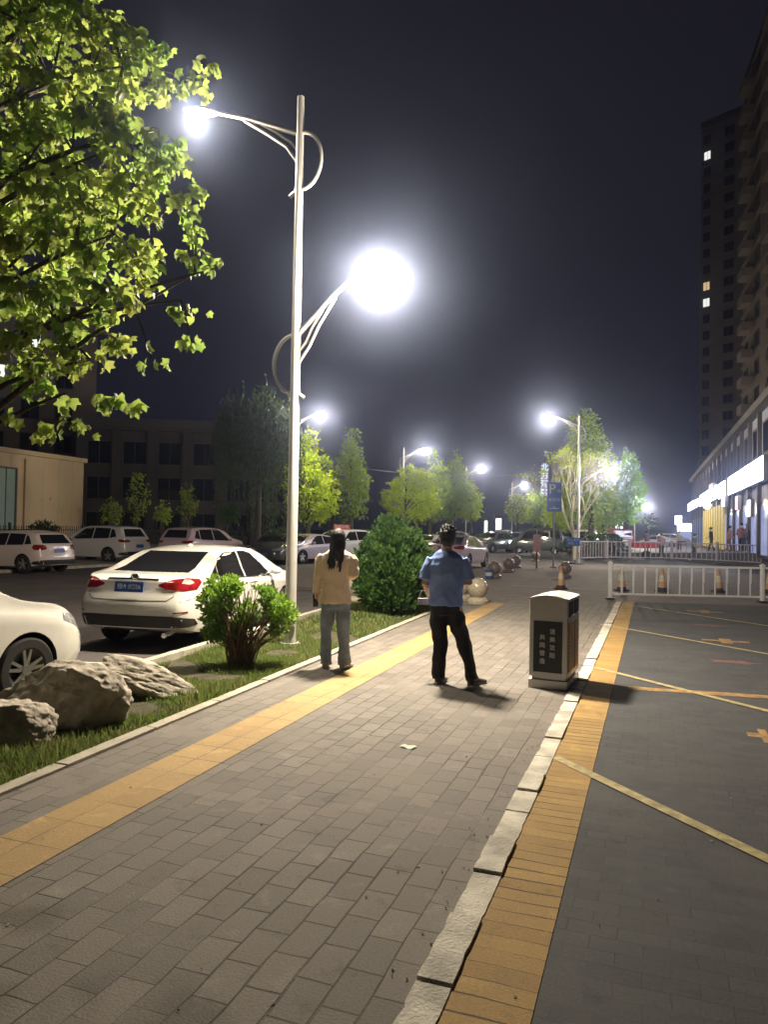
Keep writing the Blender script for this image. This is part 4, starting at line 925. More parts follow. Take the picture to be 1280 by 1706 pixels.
def leaves_mesh(P, tipdir, nrm, size, kind):
    """P Nx3, tip direction and approximate normal Nx3, size N"""
    lv, lf = LEAF[kind]; lv = np.array(lv); N = len(P); k = len(lv)
    t = tipdir/np.linalg.norm(tipdir, axis=1, keepdims=True); s = np.cross(t, nrm); s /= np.linalg.norm(s, axis=1, keepdims=True)+1e-9; n = np.cross(s, t)
    V = P[:, None, :]+size[:, None, None]*(lv[None, :, 0, None]*s[:, None, :]+lv[None, :, 1, None]*t[:, None, :]+lv[None, :, 2, None]*n[:, None, :])
    V = V.reshape(-1, 3); tot = []; sizes = []
    for f in lf: sizes.append(len(f))
    loops = np.concatenate([np.array(f) for f in lf]); L = (loops[None, :]+(np.arange(N)*k)[:, None]).ravel()
    me = bpy.data.meshes.new('leaves'); me.vertices.add(len(V)); me.vertices.foreach_set('co', V.ravel()); me.loops.add(len(L)); me.loops.foreach_set('vertex_index', L.astype(np.int32))
    sz = np.tile(np.array(sizes), N); st = np.concatenate([[0], np.cumsum(sz)[:-1]]); me.polygons.add(len(sz)); me.polygons.foreach_set('loop_start', st.astype(np.int32)); me.polygons.foreach_set('loop_total', sz.astype(np.int32))
    me.update(calc_edges=True); me.validate(); return me
def leafobj(name, me, m, parent):
    me.name = name; me.materials.append(m); o = bpy.data.objects.new(name, me); COL.objects.link(o)
    if parent: o.parent = parent
    return o
def unit(N):
    v = RN.normal(size=(N, 3)); return v/np.linalg.norm(v, axis=1, keepdims=True)
def clumps(ells, ncl, per, crad, lsize, up=.3, droop=.3, shell=.5, squash=.8):
    """ells: (cx,cy,cz,rx,ry,rz); returns P, tip, nrm, size"""
    vol = np.array([e[3]*e[4]*e[5] for e in ells])**.75; cnt = np.maximum(1, (ncl*vol/vol.sum()).astype(int)); Ps, Ts, Ns, Ss = [], [], [], []; centres = []
    for e, c in zip(ells, cnt):
        u = unit(c)*(shell+(1-shell)*RN.uniform(0, 1, (c, 1))**.5)*RN.uniform(.86, 1.10, (c, 1)); C = np.array(e[:3])+u*np.array(e[3:6])
        for q, uu in zip(C, u):
            r = crad*RN.uniform(.55, 1.25); n_ = max(3, int(per*RN.uniform(.5, 1.4))); d = unit(n_)*RN.uniform(.25, 1, (n_, 1)); d[:, 2] *= squash
            Ps.append(q+d*r); out = uu/ (np.linalg.norm(uu)+1e-6); Ts.append(d*.7+out*.5+np.array([0, 0, -droop])+unit(n_)*.45); Ns.append(np.array([0, 0, up])+unit(n_)*.8+out*.25); Ss.append(lsize*RN.uniform(.6, 1.25, n_)); centres.append(q)
    return np.concatenate(Ps), np.concatenate(Ts), np.concatenate(Ns), np.concatenate(Ss), centres
def limbs(b, base, top, cs, r0, nl, nsub=0):
    base = Vector(base); top = Vector(top); b.tube([base, base.lerp(top, .33)+Vector((.03, .02, 0)), base.lerp(top, .7)-Vector((.03, 0, 0)), top], [r0*1.15, r0*.9, r0*.6, r0*.25], 9)
    if not cs: return
    sel = [cs[i] for i in RN.choice(len(cs), min(nl, len(cs)), replace=False)]
    for c in sel:
        c = Vector(c); f = min(.92, max(.28, (c.z-base.z)/(top.z-base.z+1e-6)*.72)); p = base.lerp(top, f); m_ = p.lerp(c, .5)+Vector((0, 0, .12*(c-p).length)); rr = r0*(1-f)*.55+.008
        b.tube([p, p.lerp(m_, .55), m_, m_.lerp(c, .6), c], [rr, rr*.8, rr*.6, rr*.4, rr*.2], 6)
m_bark = mat('bark', (.10, .085, .065), .9, var=.35, vscale=12, bump=.8, bscale=30); m_barkp = mat('pale_bark', (.34, .32, .22), .8, var=.25, vscale=6, bump=.4)
l_greenlit = leafmat('green_lit_leaves', (.17, .42, .10), (.26, .36, .07), .4)  # green light on this crown is put into its leaf colour
l_maple = leafmat('maple_leaves', (.29, .32, .10), (.17, .26, .075), .55)
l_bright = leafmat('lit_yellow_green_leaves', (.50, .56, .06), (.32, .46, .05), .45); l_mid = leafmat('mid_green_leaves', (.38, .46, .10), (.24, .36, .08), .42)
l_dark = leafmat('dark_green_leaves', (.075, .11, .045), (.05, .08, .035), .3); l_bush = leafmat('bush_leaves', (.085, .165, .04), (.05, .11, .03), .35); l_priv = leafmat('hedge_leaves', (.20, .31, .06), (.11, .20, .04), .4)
def tree(label, loc, H, ells, ncl, per, crad, ls, lm, kind='diamond', bark=None, r0=.14, nl=10, group='trees along the road', name='tree', cr_top=None, **kw):
    t = empty(name, loc, label, 'tree', group)
    P, T, N, S_, cs = clumps(ells, ncl, per, crad, ls, **kw); leafobj('crown', leaves_mesh(P, T, N, S_, kind), lm, t)
    b = MB(); limbs(b, (0, 0, -.12), (0, 0, cr_top or H*.8), cs, r0, nl); b.build('trunk', bark or m_bark, t)
    return t
# ---- near maple whose branches hang in from the upper left
mx, my = -3.3, 5.0; t = empty('maple_tree', Vector((mx, my, -.05)), 'big maple tree hanging its yellow green leaves in from the upper left', 'tree')
ME = []
for (px, py, Y, rx, rz) in ((40, 40, 6.0, 1.0, .75), (150, 90, 6.2, .62, .6), (205, 110, 6.4, .40, .45), (290, 110, 6.5, .36, .28), (340, 135, 6.6, .17, .2), (60, 250, 5.8, .95, .7), (185, 250, 6.0, .62, .5), (265, 215, 6.2, .38, .36), (265, 300, 6.0, .34, .34), (60, 400, 5.6, .85, .6), (190, 390, 5.8, .58, .42), (285, 385, 5.9, .25, .3),
        (40, 540, 5.4, .70, .45), (150, 510, 5.5, .48, .28), (235, 455, 5.8, .30, .20), (325, 455, 6.0, .14, .10), (365, 445, 6.1, .12, .10), (300, 500, 5.9, .20, .13), (310, 560, 5.9, .14, .10), (225, 565, 5.7, .28, .13), (268, 590, 5.8, .12, .07), (150, 600, 5.5, .32, .16), (60, 620, 5.3, .40, .18), (160, 655, 5.5, .22, .10), (205, 672, 5.6, .14, .07), (110, 655, 5.3, .18, .10), (95, 715, 5.2, .18, .08), (140, 715, 5.3, .10, .10), (30, 690, 5.1, .10, .03)):
    c = D(px, py, Y); ME.append((c.x-mx, c.y-my, c.z+.05, rx*.86, rx*.86 if rx > .3 else rx, rz*.9))
ME += [(-.8, .6, 5.2, 1.5, 1.6, 1.6), (-1.6, 0, 4.2, 1.5, 1.7, 1.5), (-.6, -1.3, 4.8, 1.3, 1.0, 1.4), (-.6, 1.7, 4.2, 1.2, .9, 1.0), (0, .3, 6.6, 1.5, 1.5, .9)]
P, T, N, S_, cs = clumps(ME, 1900, 11, .13, .080, up=.75, droop=.9, shell=.25, squash=.7)
leafobj('crown', leaves_mesh(P, T, N, S_, 'maple'), l_maple, t)
b = MB(); b.tube([(0, 0, -.1), (.03, .02, 1.0), (0, .05, 2.0), (-.05, .1, 3.2), (-.1, .1, 4.8), (0, .1, 6.2)], [.15, .12, .11, .09, .06, .02], 10)
def br(p0, p1, r, sag=.12, n=5):
    p0, p1 = Vector(p0), Vector(p1); pts = [p0.lerp(p1, i/n)+Vector((0, 0, sag*math.sin(PI*i/n))) for i in range(n+1)]; b.tube(pts, [r*(1-.8*i/n) for i in range(n+1)], 7); return pts
tips = []
for k, (z, e) in enumerate(((1.9, ME[15]), (2.0, ME[12]), (2.3, ME[13]), (2.4, ME[9]), (2.8, ME[10]), (3.0, ME[5]), (3.4, ME[6]), (3.7, ME[7]), (4.0, ME[0]), (4.2, ME[2]), (2.2, ME[21]), (1.8, ME[25]), (2.0, ME[22]), (2.6, ME[17]), (2.5, ME[16]), (3.6, ME[29]), (2.6, ME[30]), (3.0, ME[31]), (2.7, ME[32]), (4.2, ME[33]))):
    tips += br((0, .05, z), e[:3], .034)[2:]
tips_np = np.array([tuple(q) for q in tips])
for i in RN.choice(len(cs), 520, replace=False):
    c = np.array(cs[i]); j = np.argmin(((tips_np-c)**2).sum(1))
    if np.linalg.norm(tips_np[j]-c) < 1.1: b.tube([tuple(tips_np[j]), tuple((tips_np[j]+c)/2+np.array([0, 0, .04])), tuple(c)], [.011, .008, .004], 5)
b.build('trunk', m_bark, t)
# ---- trees behind
def T3(px, y): p = D(px, 880, y); return Vector((p.x, y, 0))
def zp(py, px, y): return D(px, py, y).z
# willow: hanging strands
loc = T3(428, 37.5); t = empty('willow_tree', loc, 'dark drooping willow left of the near white lamp pole', 'tree', 'trees along the road'); Ps, Ts = [], []
for i in range(520):
    a = RN.uniform(0, 2*PI); r = 2.0*math.sqrt(RN.uniform(0, 1)); x, y = r*math.cos(a), r*math.sin(a); x += .25*math.sin(3*a)
    ztop = 8.0-1.0*(r/2.0)**2+RN.normal()*.5 if RN.rand() < .8 else RN.uniform(4, 7); L = RN.uniform(1.0, 3.2)
    L = min(L, ztop-1.5); n_ = int(L/.085); s = np.linspace(0, 1, n_)
    Ps.append(np.stack([x*(1+.12*np.sqrt(s))+RN.normal(size=n_)*.035, y*(1+.12*np.sqrt(s))+RN.normal(size=n_)*.035, ztop-L*s], 1)); Ts.append(np.stack([RN.normal(size=n_)*.35, RN.normal(size=n_)*.35, -np.ones(n_)], 1))
P = np.concatenate(Ps); T = np.concatenate(Ts); leafobj('crown', leaves_mesh(P, T, unit(len(P)), .16*RN.uniform(.7, 1.3, len(P)), 'diamond'), l_dark, t)
b = MB(); limbs(b, (0, 0, -.1), (.1, 0, 6.2), [tuple(P[i]) for i in RN.choice(len(P), 40)], .17, 14); b.build('trunk', m_bark, t)
def auto(label, px, y, x0, x1, ytop, ybot, lm, n=260, per=16, crad=.42, ls=.20, seed=0, bark=None, narrow=.55, lobes=6, **kw):
    loc = T3(px, y); sc = y/1230; zt = zp(ytop, px, y); zb = zp(ybot, px, y); W_ = (x1-x0)*sc/2; cx = ((x0+x1)/2-px)*sc; H_ = zt-zb; rs = random.Random(seed); es = [(cx, 0, zb+H_*.42, W_*.80, W_*.75, H_*.40)]
    for i in range(lobes):
        f = (i+.5)/lobes; a = rs.uniform(0, 2*PI); rr = W_*(.62*(1-narrow*f)); es.append((cx+rr*math.cos(a)*.8, rr*math.sin(a), zb+H_*(.2+.62*f), W_*(.48-.2*narrow*f), W_*(.48-.2*narrow*f), H_*.17))
    es.append((cx+rs.uniform(-.1, .1)*W_, 0, zt-H_*.12, W_*.26, W_*.26, H_*.12))
    return tree(label, loc, zt, es, n, per, crad, ls, lm, bark=bark, r0=.04+.016*zt, cr_top=zb+H_*.75, **kw)
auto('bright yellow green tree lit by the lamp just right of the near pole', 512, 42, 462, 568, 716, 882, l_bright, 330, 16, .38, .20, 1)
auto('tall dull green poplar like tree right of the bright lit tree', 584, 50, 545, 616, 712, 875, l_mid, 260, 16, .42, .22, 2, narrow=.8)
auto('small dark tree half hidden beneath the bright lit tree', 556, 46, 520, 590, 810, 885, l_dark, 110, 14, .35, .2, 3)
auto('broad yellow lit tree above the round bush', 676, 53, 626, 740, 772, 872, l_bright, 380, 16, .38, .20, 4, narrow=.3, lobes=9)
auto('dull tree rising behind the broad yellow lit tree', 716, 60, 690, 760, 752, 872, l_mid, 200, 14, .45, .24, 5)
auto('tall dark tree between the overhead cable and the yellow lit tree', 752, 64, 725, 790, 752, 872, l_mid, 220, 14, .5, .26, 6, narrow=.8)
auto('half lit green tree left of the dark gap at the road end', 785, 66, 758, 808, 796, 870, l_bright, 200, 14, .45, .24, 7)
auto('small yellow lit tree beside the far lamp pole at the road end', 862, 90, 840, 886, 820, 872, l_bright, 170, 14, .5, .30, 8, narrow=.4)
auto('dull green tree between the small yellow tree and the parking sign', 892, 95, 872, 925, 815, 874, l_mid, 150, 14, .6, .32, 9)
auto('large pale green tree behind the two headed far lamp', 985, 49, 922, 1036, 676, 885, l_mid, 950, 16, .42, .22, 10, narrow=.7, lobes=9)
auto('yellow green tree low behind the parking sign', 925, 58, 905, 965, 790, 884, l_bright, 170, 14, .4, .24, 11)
auto('green tree on the right of the big pale tree', 1045, 66, 1008, 1082, 752, 884, l_greenlit, 420, 16, .45, .26, 12, narrow=.6, lobes=8)
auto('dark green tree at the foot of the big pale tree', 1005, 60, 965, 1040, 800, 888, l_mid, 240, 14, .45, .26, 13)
auto('distant small tree left of the lit kiosk', 1085, 90, 1070, 1098, 856, 882, l_dark, 50, 12, .5, .3, 14, group='distant trees')
auto('distant tree above the far parked cars in the middle', 690, 75, 655, 720, 800, 872, l_dark, 120, 14, .6, .3, 15, group='distant trees')
# bare branched pale tree
loc = T3(958, 44.5); t = empty('bare_tree', loc, 'almost leafless pale branched tree in front of the large pale tree', 'tree', 'trees along the road'); b = MB(); rs = random.Random(5); tipsb = []
def grow(p, d, L, r, k):
    q = p+d*L; m_ = p.lerp(q, .5)+Vector((rs.uniform(-.05, .05)*L, rs.uniform(-.05, .05)*L, .02*L)); b.tube([p, m_, q], [r, r*.85, r*.66], 6, cap=False)
    if k == 0: tipsb.append(q); return
    for i in range(rs.choice((2, 3, 3))):
        dd = (d+Vector((rs.uniform(-.75, .75), rs.uniform(-.75, .75), rs.uniform(-.02, .35)))*.75).normalized(); grow(q if i else q.lerp(p, .15*i), dd, L*rs.uniform(.66, .86), r*.62, k-1)
b.tube([(0, 0, -.1), (.04, 0, 1.3)], [.15, .12], 8)
for i in range(5): a = 2*PI*i/5+.4; grow(Vector((.04, 0, 1.25)), Vector((math.cos(a)*.45, math.sin(a)*.45, 1)).normalized(), 1.65, .07, 4)
b.build('trunk', m_barkp, t); tb = np.array([tuple(q) for q in tipsb]); K = np.repeat(tb[RN.choice(len(tb), 260)], 5, 0)+RN.normal(size=(1300, 3))*.13
leafobj('crown', leaves_mesh(K, unit(1300), unit(1300), .13*RN.uniform(.7, 1.2, 1300), 'diamond'), l_bright, t)
# saplings by the office block
for i, (px, y, x0, x1, yt, yb, lb) in enumerate(((226, 44, 208, 248, 775, 868, 'slim sapling in front of the left half of the office block'), (312, 42, 298, 328, 800, 866, 'slim sapling in front of the right half of the office block'), (378, 37, 362, 396, 836, 872, 'small bright sapling left of the willow trunk'), (190, 46, 165, 205, 830, 876, 'low dark sapling left of the office entrance'), (268, 46, 255, 285, 835, 872, 'low sapling between the two slim ones'))):
    auto(lb, px, y, x0, x1, yt, yb, l_mid if i != 2 else l_bush, 60, 12, .26, .15, 20+i, group='saplings by the office block', lobes=3)
def bush(label, loc, ells, n, per, crad, ls, lm, name='bush', up=.2, droop=-.3, shell=.6, kind='diamond', twigs=16, seed=1):
    t = empty(name, loc, label, 'bush'); P, T, N, S_, cs = clumps(ells, n, per, crad, ls, up=up, droop=droop, shell=shell); k = P[:, 2] > .03; leafobj('foliage', leaves_mesh(P[k], T[k], N[k], S_[k], kind), lm, t)
    b = MB()
    for i in RN.choice(len(cs), min(twigs, len(cs)), replace=False): c = Vector(cs[i]); b.tube([(0, 0, -.03), (c.x*.3, c.y*.3, c.z*.5), tuple(c)], [.022, .015, .006], 5)
    b.build('stems', m_bark, t); return t
gb = G(655, 1028, -.03)
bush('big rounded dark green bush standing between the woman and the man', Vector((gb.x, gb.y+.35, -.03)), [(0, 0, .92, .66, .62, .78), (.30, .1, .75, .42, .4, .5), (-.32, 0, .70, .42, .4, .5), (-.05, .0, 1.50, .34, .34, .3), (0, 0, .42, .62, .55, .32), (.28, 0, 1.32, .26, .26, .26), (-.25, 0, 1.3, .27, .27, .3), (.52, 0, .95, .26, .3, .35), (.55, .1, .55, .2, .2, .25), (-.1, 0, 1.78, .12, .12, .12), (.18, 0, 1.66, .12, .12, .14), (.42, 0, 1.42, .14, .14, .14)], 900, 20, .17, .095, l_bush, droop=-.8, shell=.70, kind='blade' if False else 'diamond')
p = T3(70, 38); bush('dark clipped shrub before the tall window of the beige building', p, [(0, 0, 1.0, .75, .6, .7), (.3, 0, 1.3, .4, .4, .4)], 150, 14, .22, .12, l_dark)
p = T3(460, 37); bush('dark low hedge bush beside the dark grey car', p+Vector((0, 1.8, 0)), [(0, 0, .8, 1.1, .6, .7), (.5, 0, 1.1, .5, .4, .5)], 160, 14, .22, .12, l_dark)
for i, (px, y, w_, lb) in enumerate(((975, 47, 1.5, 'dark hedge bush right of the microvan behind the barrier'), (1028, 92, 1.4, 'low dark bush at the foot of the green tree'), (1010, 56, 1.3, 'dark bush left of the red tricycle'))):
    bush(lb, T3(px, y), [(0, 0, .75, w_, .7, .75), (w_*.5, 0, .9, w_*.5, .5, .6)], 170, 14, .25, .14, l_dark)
# trimmed shrub with bare twigs
gs = G(402, 1112, -.03); t = empty('trimmed_shrub', gs, 'trimmed shrub with bare brown twigs and two bright leafy tufts by the white sedan', 'bush')
SE = [(.06, .06, .64, .13, .12, .14), (-.02, .02, .48, .12, .12, .12), (-.29, 0, .78, .22, .22, .24), (-.17, .05, .92, .15, .18, .13), (-.33, .0, .52, .16, .17, .20), (-.20, 0, .42, .15, .15, .16), (.40, 0, .74, .17, .18, .15), (.50, .02, .60, .14, .15, .14), (.30, .02, .82, .11, .13, .15), (.42, .03, .48, .13, .13, .10), (-.10, .02, 1.02, .06, .06, .08), (-.36, .02, .98, .06, .06, .09), (.22, 0, .93, .05, .05, .08)]
P, T, N, S_, cs = clumps(SE, 560, 15, .06, .046, up=.5, droop=-.5, shell=.5); leafobj('foliage', leaves_mesh(P, T, N, S_, 'diamond'), l_priv, t)
b = MB(); rs = random.Random(9)
for i in range(118):
    if i < 96: c = Vector(cs[RN.randint(len(cs))])
    else: a = rs.uniform(0, 2*PI); c = Vector((rs.uniform(-.12, .28), rs.uniform(-.15, .2), rs.uniform(.6, 1.0)))
    p0 = Vector((rs.uniform(-.13, .13), rs.uniform(-.12, .12), -.02)); m1 = p0.lerp(c, .35)+Vector((0, 0, .10)); m2 = p0.lerp(c, .7)+Vector((rs.uniform(-.03, .03), rs.uniform(-.03, .03), .04)); b.tube([p0, m1, m2, c], [.009, .007, .005, .003], 5)
b.build('twigs', mat('twig_brown', (.15, .095, .06), .85, var=.3), t)
# ---- boulders
m_rock = mat('sandstone_rock', (.48, .43, .36), .85, col2=(.27, .24, .195), vscale=7, bump=1.0, bscale=22)
def rock(label, loc, sc, rot, seed, cuts=9, name='boulder'):
    bm = bmesh.new(); bmesh.ops.create_icosphere(bm, subdivisions=6, radius=1.0); rs = random.Random(seed); planes = []
    for i in range(cuts):
        n = Vector((rs.gauss(0, 1), rs.gauss(0, 1), rs.gauss(.2, .8))).normalized(); planes.append((n, rs.uniform(.55, .85)))
    for v in bm.verts:
        p = v.co.copy()
        for n, d in planes:
            k = p.dot(n)-d
            if k > 0: p -= n*k*.93
        s_ = Vector((seed, 0, 0)); p += p.normalized()*(noise.noise(p*1.3+s_)*.10+abs(noise.noise(p*3.1+s_))*.09-.04+noise.noise(p*7+s_)*.05+noise.noise(p*18+s_)*.014+noise.noise(p*40+s_)*.007); v.co = Vector((p.x*sc[0], p.y*sc[1], p.z*sc[2]))
    me = bpy.data.meshes.new(name); bm.to_mesh(me); bm.free(); me.materials.append(m_rock); me.polygons.foreach_set('use_smooth', [True]*len(me.polygons)); me.set_sharp_from_angle(angle=R(50))
    o = bpy.data.objects.new(name, me); COL.objects.link(o); o.location = loc; o.rotation_euler = tuple(R(a) for a in rot); return tag(o, label, 'boulder', 'landscape boulders in the grass verge')
g1 = D(98, 1175, 6.35); rock('largest pale boulder, in the middle of the three by the white car wheel', Vector((g1.x, g1.y, .04)), (.68, .46, .42), (0, -13, -25), 4, 10)
g1 = D(250, 1140, 7.3); rock('long slab like rock leaning down to the right behind the largest boulder', Vector((g1.x-.05, g1.y, .12)), (.72, .32, .18), (6, 17, 14), 12, 8)
g1 = D(15, 1215, 5.7); rock('smaller boulder cut off by the left edge of the photo', Vector((g1.x, g1.y, .10)), (.36, .34, .26), (0, 10, 0), 21, 9)
# ---- grass
def grass(name, poly_u, v0, v1, N, hmin, hmax, m, seed):
    rn = np.random.RandomState(seed); v = v0+(v1-v0)*rn.uniform(0, 1, N)**1.25; ul = np.array([poly_u[0](x) for x in v]); ur = np.array([poly_u[1](x) for x in v]); u = ul+(ur-ul)*rn.uniform(0, 1, N)
    clump = np.array([noise.noise(Vector((a*1.1, b_*1.1, 3.3))) for a, b_ in zip(u, v)]); keep = clump > -.24+.0*rn.uniform(-.1, .1, N); u, v, clump = u[keep], v[keep], clump[keep]; n = len(u); h = (hmin+(hmax-hmin)*rn.uniform(0, 1, n)**1.5)*(1+1.1*clump); h = np.clip(h, .02, .25)
    X = u*CA+v*SA; Y = -u*SA+v*CA; a = rn.uniform(0, 2*PI, n); lean = rn.uniform(.1, .75, n)*h; dx, dy = np.cos(a), np.sin(a); w_ = rn.uniform(.0022, .0045, n)*(1+v*.05); z0 = np.full(n, -.035)
    V = np.zeros((n, 5, 3)); V[:, 0] = np.stack([X-dy*w_, Y+dx*w_, z0], 1); V[:, 1] = np.stack([X+dy*w_, Y-dx*w_, z0], 1); V[:, 2] = np.stack([X+dx*lean*.35+dy*w_*.8, Y+dy*lean*.35-dx*w_*.8, z0+h*.6], 1); V[:, 3] = np.stack([X+dx*lean*.35-dy*w_*.8, Y+dy*lean*.35+dx*w_*.8, z0+h*.6], 1); V[:, 4] = np.stack([X+dx*lean, Y+dy*lean, z0+h], 1)
    me = bpy.data.meshes.new(name); me.vertices.add(n*5); me.vertices.foreach_set('co', V.ravel()); L = (np.array([0, 1, 2, 3, 3, 2, 4])[None, :]+(np.arange(n)*5)[:, None]).ravel(); me.loops.add(len(L)); me.loops.foreach_set('vertex_index', L.astype(np.int32)); sz = np.tile([4, 3], n); st = np.concatenate([[0], np.cumsum(sz)[:-1]]); me.polygons.add(len(sz)); me.polygons.foreach_set('loop_start', st.astype(np.int32)); me.polygons.foreach_set('loop_total', sz.astype(np.int32)); me.update(calc_edges=True); me.materials.append(m)
    o = bpy.data.objects.new(name, me); COL.objects.link(o); o['kind'] = 'stuff'; tag(o, 'short green grass of the verge beside the pavement', 'grass'); return o
l_grass = leafmat('grass_blades', (.11, .175, .04), (.18, .185, .075), .35)
grass('grass', (lambda v: ru(v)+.02, lambda v: ku(v)-.10), -1.0, WEND, 110000, .025, .085, l_grass, 1)

# ---- small debris on the paving
b = MB(); rs = random.Random(77)
for i in range(420):
    v = rs.uniform(1.5, 16); u = rs.uniform(-4, 3) if rs.random() < .5 else rs.gauss(-.82, .06); p = S(u, v, .004); r = rs.uniform(.003, .009); n = rs.choice((3, 4, 5)); a0 = rs.uniform(0, 6)
    b.add([(p.x+r*rs.uniform(.6, 1.5)*math.cos(a0+2*PI*k/n), p.y+r*rs.uniform(.6, 1.5)*math.sin(a0+2*PI*k/n), .003+rs.uniform(0, .004)) for k in range(n)]+[(p.x, p.y, .009)], [(k, (k+1) % n, n) for k in range(n)])
o = b.build('grit', mat('grit', (.45, .42, .36), .8, col2=(.10, .08, .05), vscale=3)); o['kind'] = 'stuff'
# ================================================================== BUILDINGS
m_win = mat('dark_window_glass', (.012, .016, .024), .08, var=.1, coat=.5)
m_beige = brickmat('beige_stone', (.60, .46, .30), (.54, .42, .27), (.32, .25, .17), 1.2, .6, .012, stain=.2, sscale=.5, dirt=(.28, .21, .14), bump=.2)
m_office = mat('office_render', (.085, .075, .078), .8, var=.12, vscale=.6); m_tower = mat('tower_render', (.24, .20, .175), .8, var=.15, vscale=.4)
m_lit = mat('lit_window', (.6, .6, .6), .4, emit=(.9, .92, .85), estr=1.2); m_litw = mat('warm_lit_window', (.6, .5, .4), .4, emit=(1, .7, .4), estr=.7)
m_dim = mat('dim_interior_window', (.05, .06, .05), .1, vscale=1.5, emit=(.55, .65, .5), estr=.10)
m_shop = mat('shop_wall', (.34, .36, .50), .7, var=.12, vscale=.7); m_trim = mat('stone_trim', (.10, .095, .095), .7, var=.1)  # sign glow on the shop wall is put into its bluish colour
def building(name, A, B, depth, H, label, wall, z=0.0, cat='building', parapet=.5, trim=None):
    # A->B is the visible front (left to right as seen), local x along front, local -y outwards
    d = (B-A); L = d.length; t = empty(name, Vector((A.x, A.y, z)), label, cat, None, math.atan2(d.y, d.x))
    b = MB(); b.box((L/2, depth/2, H/2), (L, depth, H)); b.build('wall', wall, t)
    b = MB(); b.box((L/2, depth/2, H+parapet/2), (L+.3, depth+.3, parapet)); b.build('parapet', trim or m_trim, t)
    return t, L
def window(t, x, z, w_, h, m=None, rec=.0, frame=m_trim, bars=1, side=None):
    # projecting surround with glass set 5 cm behind its face
    rt = Matrix.Identity(4) if side is None else side
    b = MB(); fw = .09
    for (cx, cz, sx, sz) in ((x, z+h/2+fw/2, w_+2*fw, fw), (x, z-h/2-fw/2, w_+2*fw, fw), (x-w_/2-fw/2, z, fw, h), (x+w_/2+fw/2, z, fw, h)): b.box((cx, -.05, cz), (sx, .10, sz))
    for i in range(bars): b.box((x-w_/2+w_*(i+1)/(bars+1), -.03, z), (.05, .05, h))
    b.v = [tuple((rt @ Vector((*v, 1))).to_3d()) for v in b.v]
    f = b.build('window', frame, t); b = MB(); b.box((x, -.012, z), (w_, .02, h)); b.v = [tuple((rt @ Vector((*v, 1))).to_3d()) for v in b.v]; b.build('pane', m or m_win, f)
# beige stone gatehouse, left
A = Vector((-26.5, 17.0, 0)); B = Vector((-18.4, 45.0, 0))
t, L = building('stone_building', A, B, 12, 5.35, 'beige stone building with a tall window behind the small hatchback', m_beige, parapet=.25, trim=m_beige)
for xx in (8, 14.5, 21.0):
    window(t, xx, 2.9, 2.3, 3.1, bars=3, m=m_dim)
for q in (8.9, 4.6): b = MB(); b.box((L-q, -.06, 2.6), (.5, .12, 5.1)); b.build('pilaster', m_beige, t)
window(t, L-6.8, 2.8, 2.6, 3.4, bars=3, m=m_dim); 
# tall dark block behind
t, L = building('dark_tower_block', Vector((-52, 62, 0)), Vector((-29.2, 74, 0)), 14, 24, 'tall dark block behind the maple with a pair of lit windows', m_tower)
for fl in range(7):
    for i in range(8):
        x = 1.8+i*3.0; 
        window(t, x, 3+fl*3.2, 1.5, 1.7, m=m_lit if (fl, i) in ((4, 4), (4, 5), (5, 6)) else None)
# three storey dark office
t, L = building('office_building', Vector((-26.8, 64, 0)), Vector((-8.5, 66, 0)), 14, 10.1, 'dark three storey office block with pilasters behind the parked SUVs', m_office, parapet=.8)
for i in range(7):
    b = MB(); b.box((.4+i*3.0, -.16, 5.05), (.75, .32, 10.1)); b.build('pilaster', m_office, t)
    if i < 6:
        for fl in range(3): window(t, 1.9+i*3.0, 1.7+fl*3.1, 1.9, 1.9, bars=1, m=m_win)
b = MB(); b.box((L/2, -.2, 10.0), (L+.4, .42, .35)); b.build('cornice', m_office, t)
# shops along the right
FA, FB = Vector((13.4, 20.8, 0)), Vector((38.0, 90.5, 0))
PZ = .5
dF = (FB-FA); LF = dF.length; uF = dF.normalized()
def fac(px):   # distance along the shop front seen at image column px
    d = ray(px, 860); d = Vector((d.x, d.y)); a = d; c = -Vector((uF.x, uF.y)); r = Vector((FA.x, FA.y))
    det = a.x*c.y-a.y*c.x; s_ = (a.x*r.y-a.y*r.x)/det; return s_
t = empty('shop_building', Vector((FB.x, FB.y, PZ)), 'long two storey row of shops with glowing signs at the right edge', 'building', None, math.atan2(-dF.y, -dF.x))
# local x runs from the far end (0) towards the camera (LF); local -y must face the street
# the front normal is found by checking the side the camera is on
b = MB(); side = 1 if (Matrix.Rotation(t.rotation_euler.z, 3, 'Z') @ Vector((0, 1, 0))).dot(-FA) > 0 else -1
def fx(px): return LF-fac(px)
b.box((LF/2, -side*7, 3.75), (LF, 14, 7.5)); b.build('wall', m_shop, t)
b = MB(); b.box((LF/2, -side*6.6, 7.7), (LF+.8, 14.2, .4)); b.build('parapet', m_trim, t)
b = MB(); b.box((LF/2, side*.14, 4.62), (LF, .28, .14)); b.build('string_course', m_trim, t)
n = int(LF/3.6)
for i in range(n):
    x = LF*(i+.5)/n; b = MB(); b.box((x-1.8, side*.1, 3.75), (.35, .2, 7.5)); b.build('pilaster', m_trim, t)
    b = MB(); b.box((x, side*.03, 6.05), (1.9, .06, 1.75)); f = b.build('window', m_trim, t); b = MB(); b.box((x, side*.04, 6.05), (1.65, .05, 1.5)); b.build('pane', m_win, f)
m_sf = mat('shopfront_glass', (.10, .12, .17), .2, emit=(.45, .55, 1.0), estr=.4); m_ys = mat('yellow_strip_panel', (.55, .42, .08), .6, emit=(1, .78, .2), estr=.25); m_door = mat('shop_door_dark', (.03, .03, .035), .3)
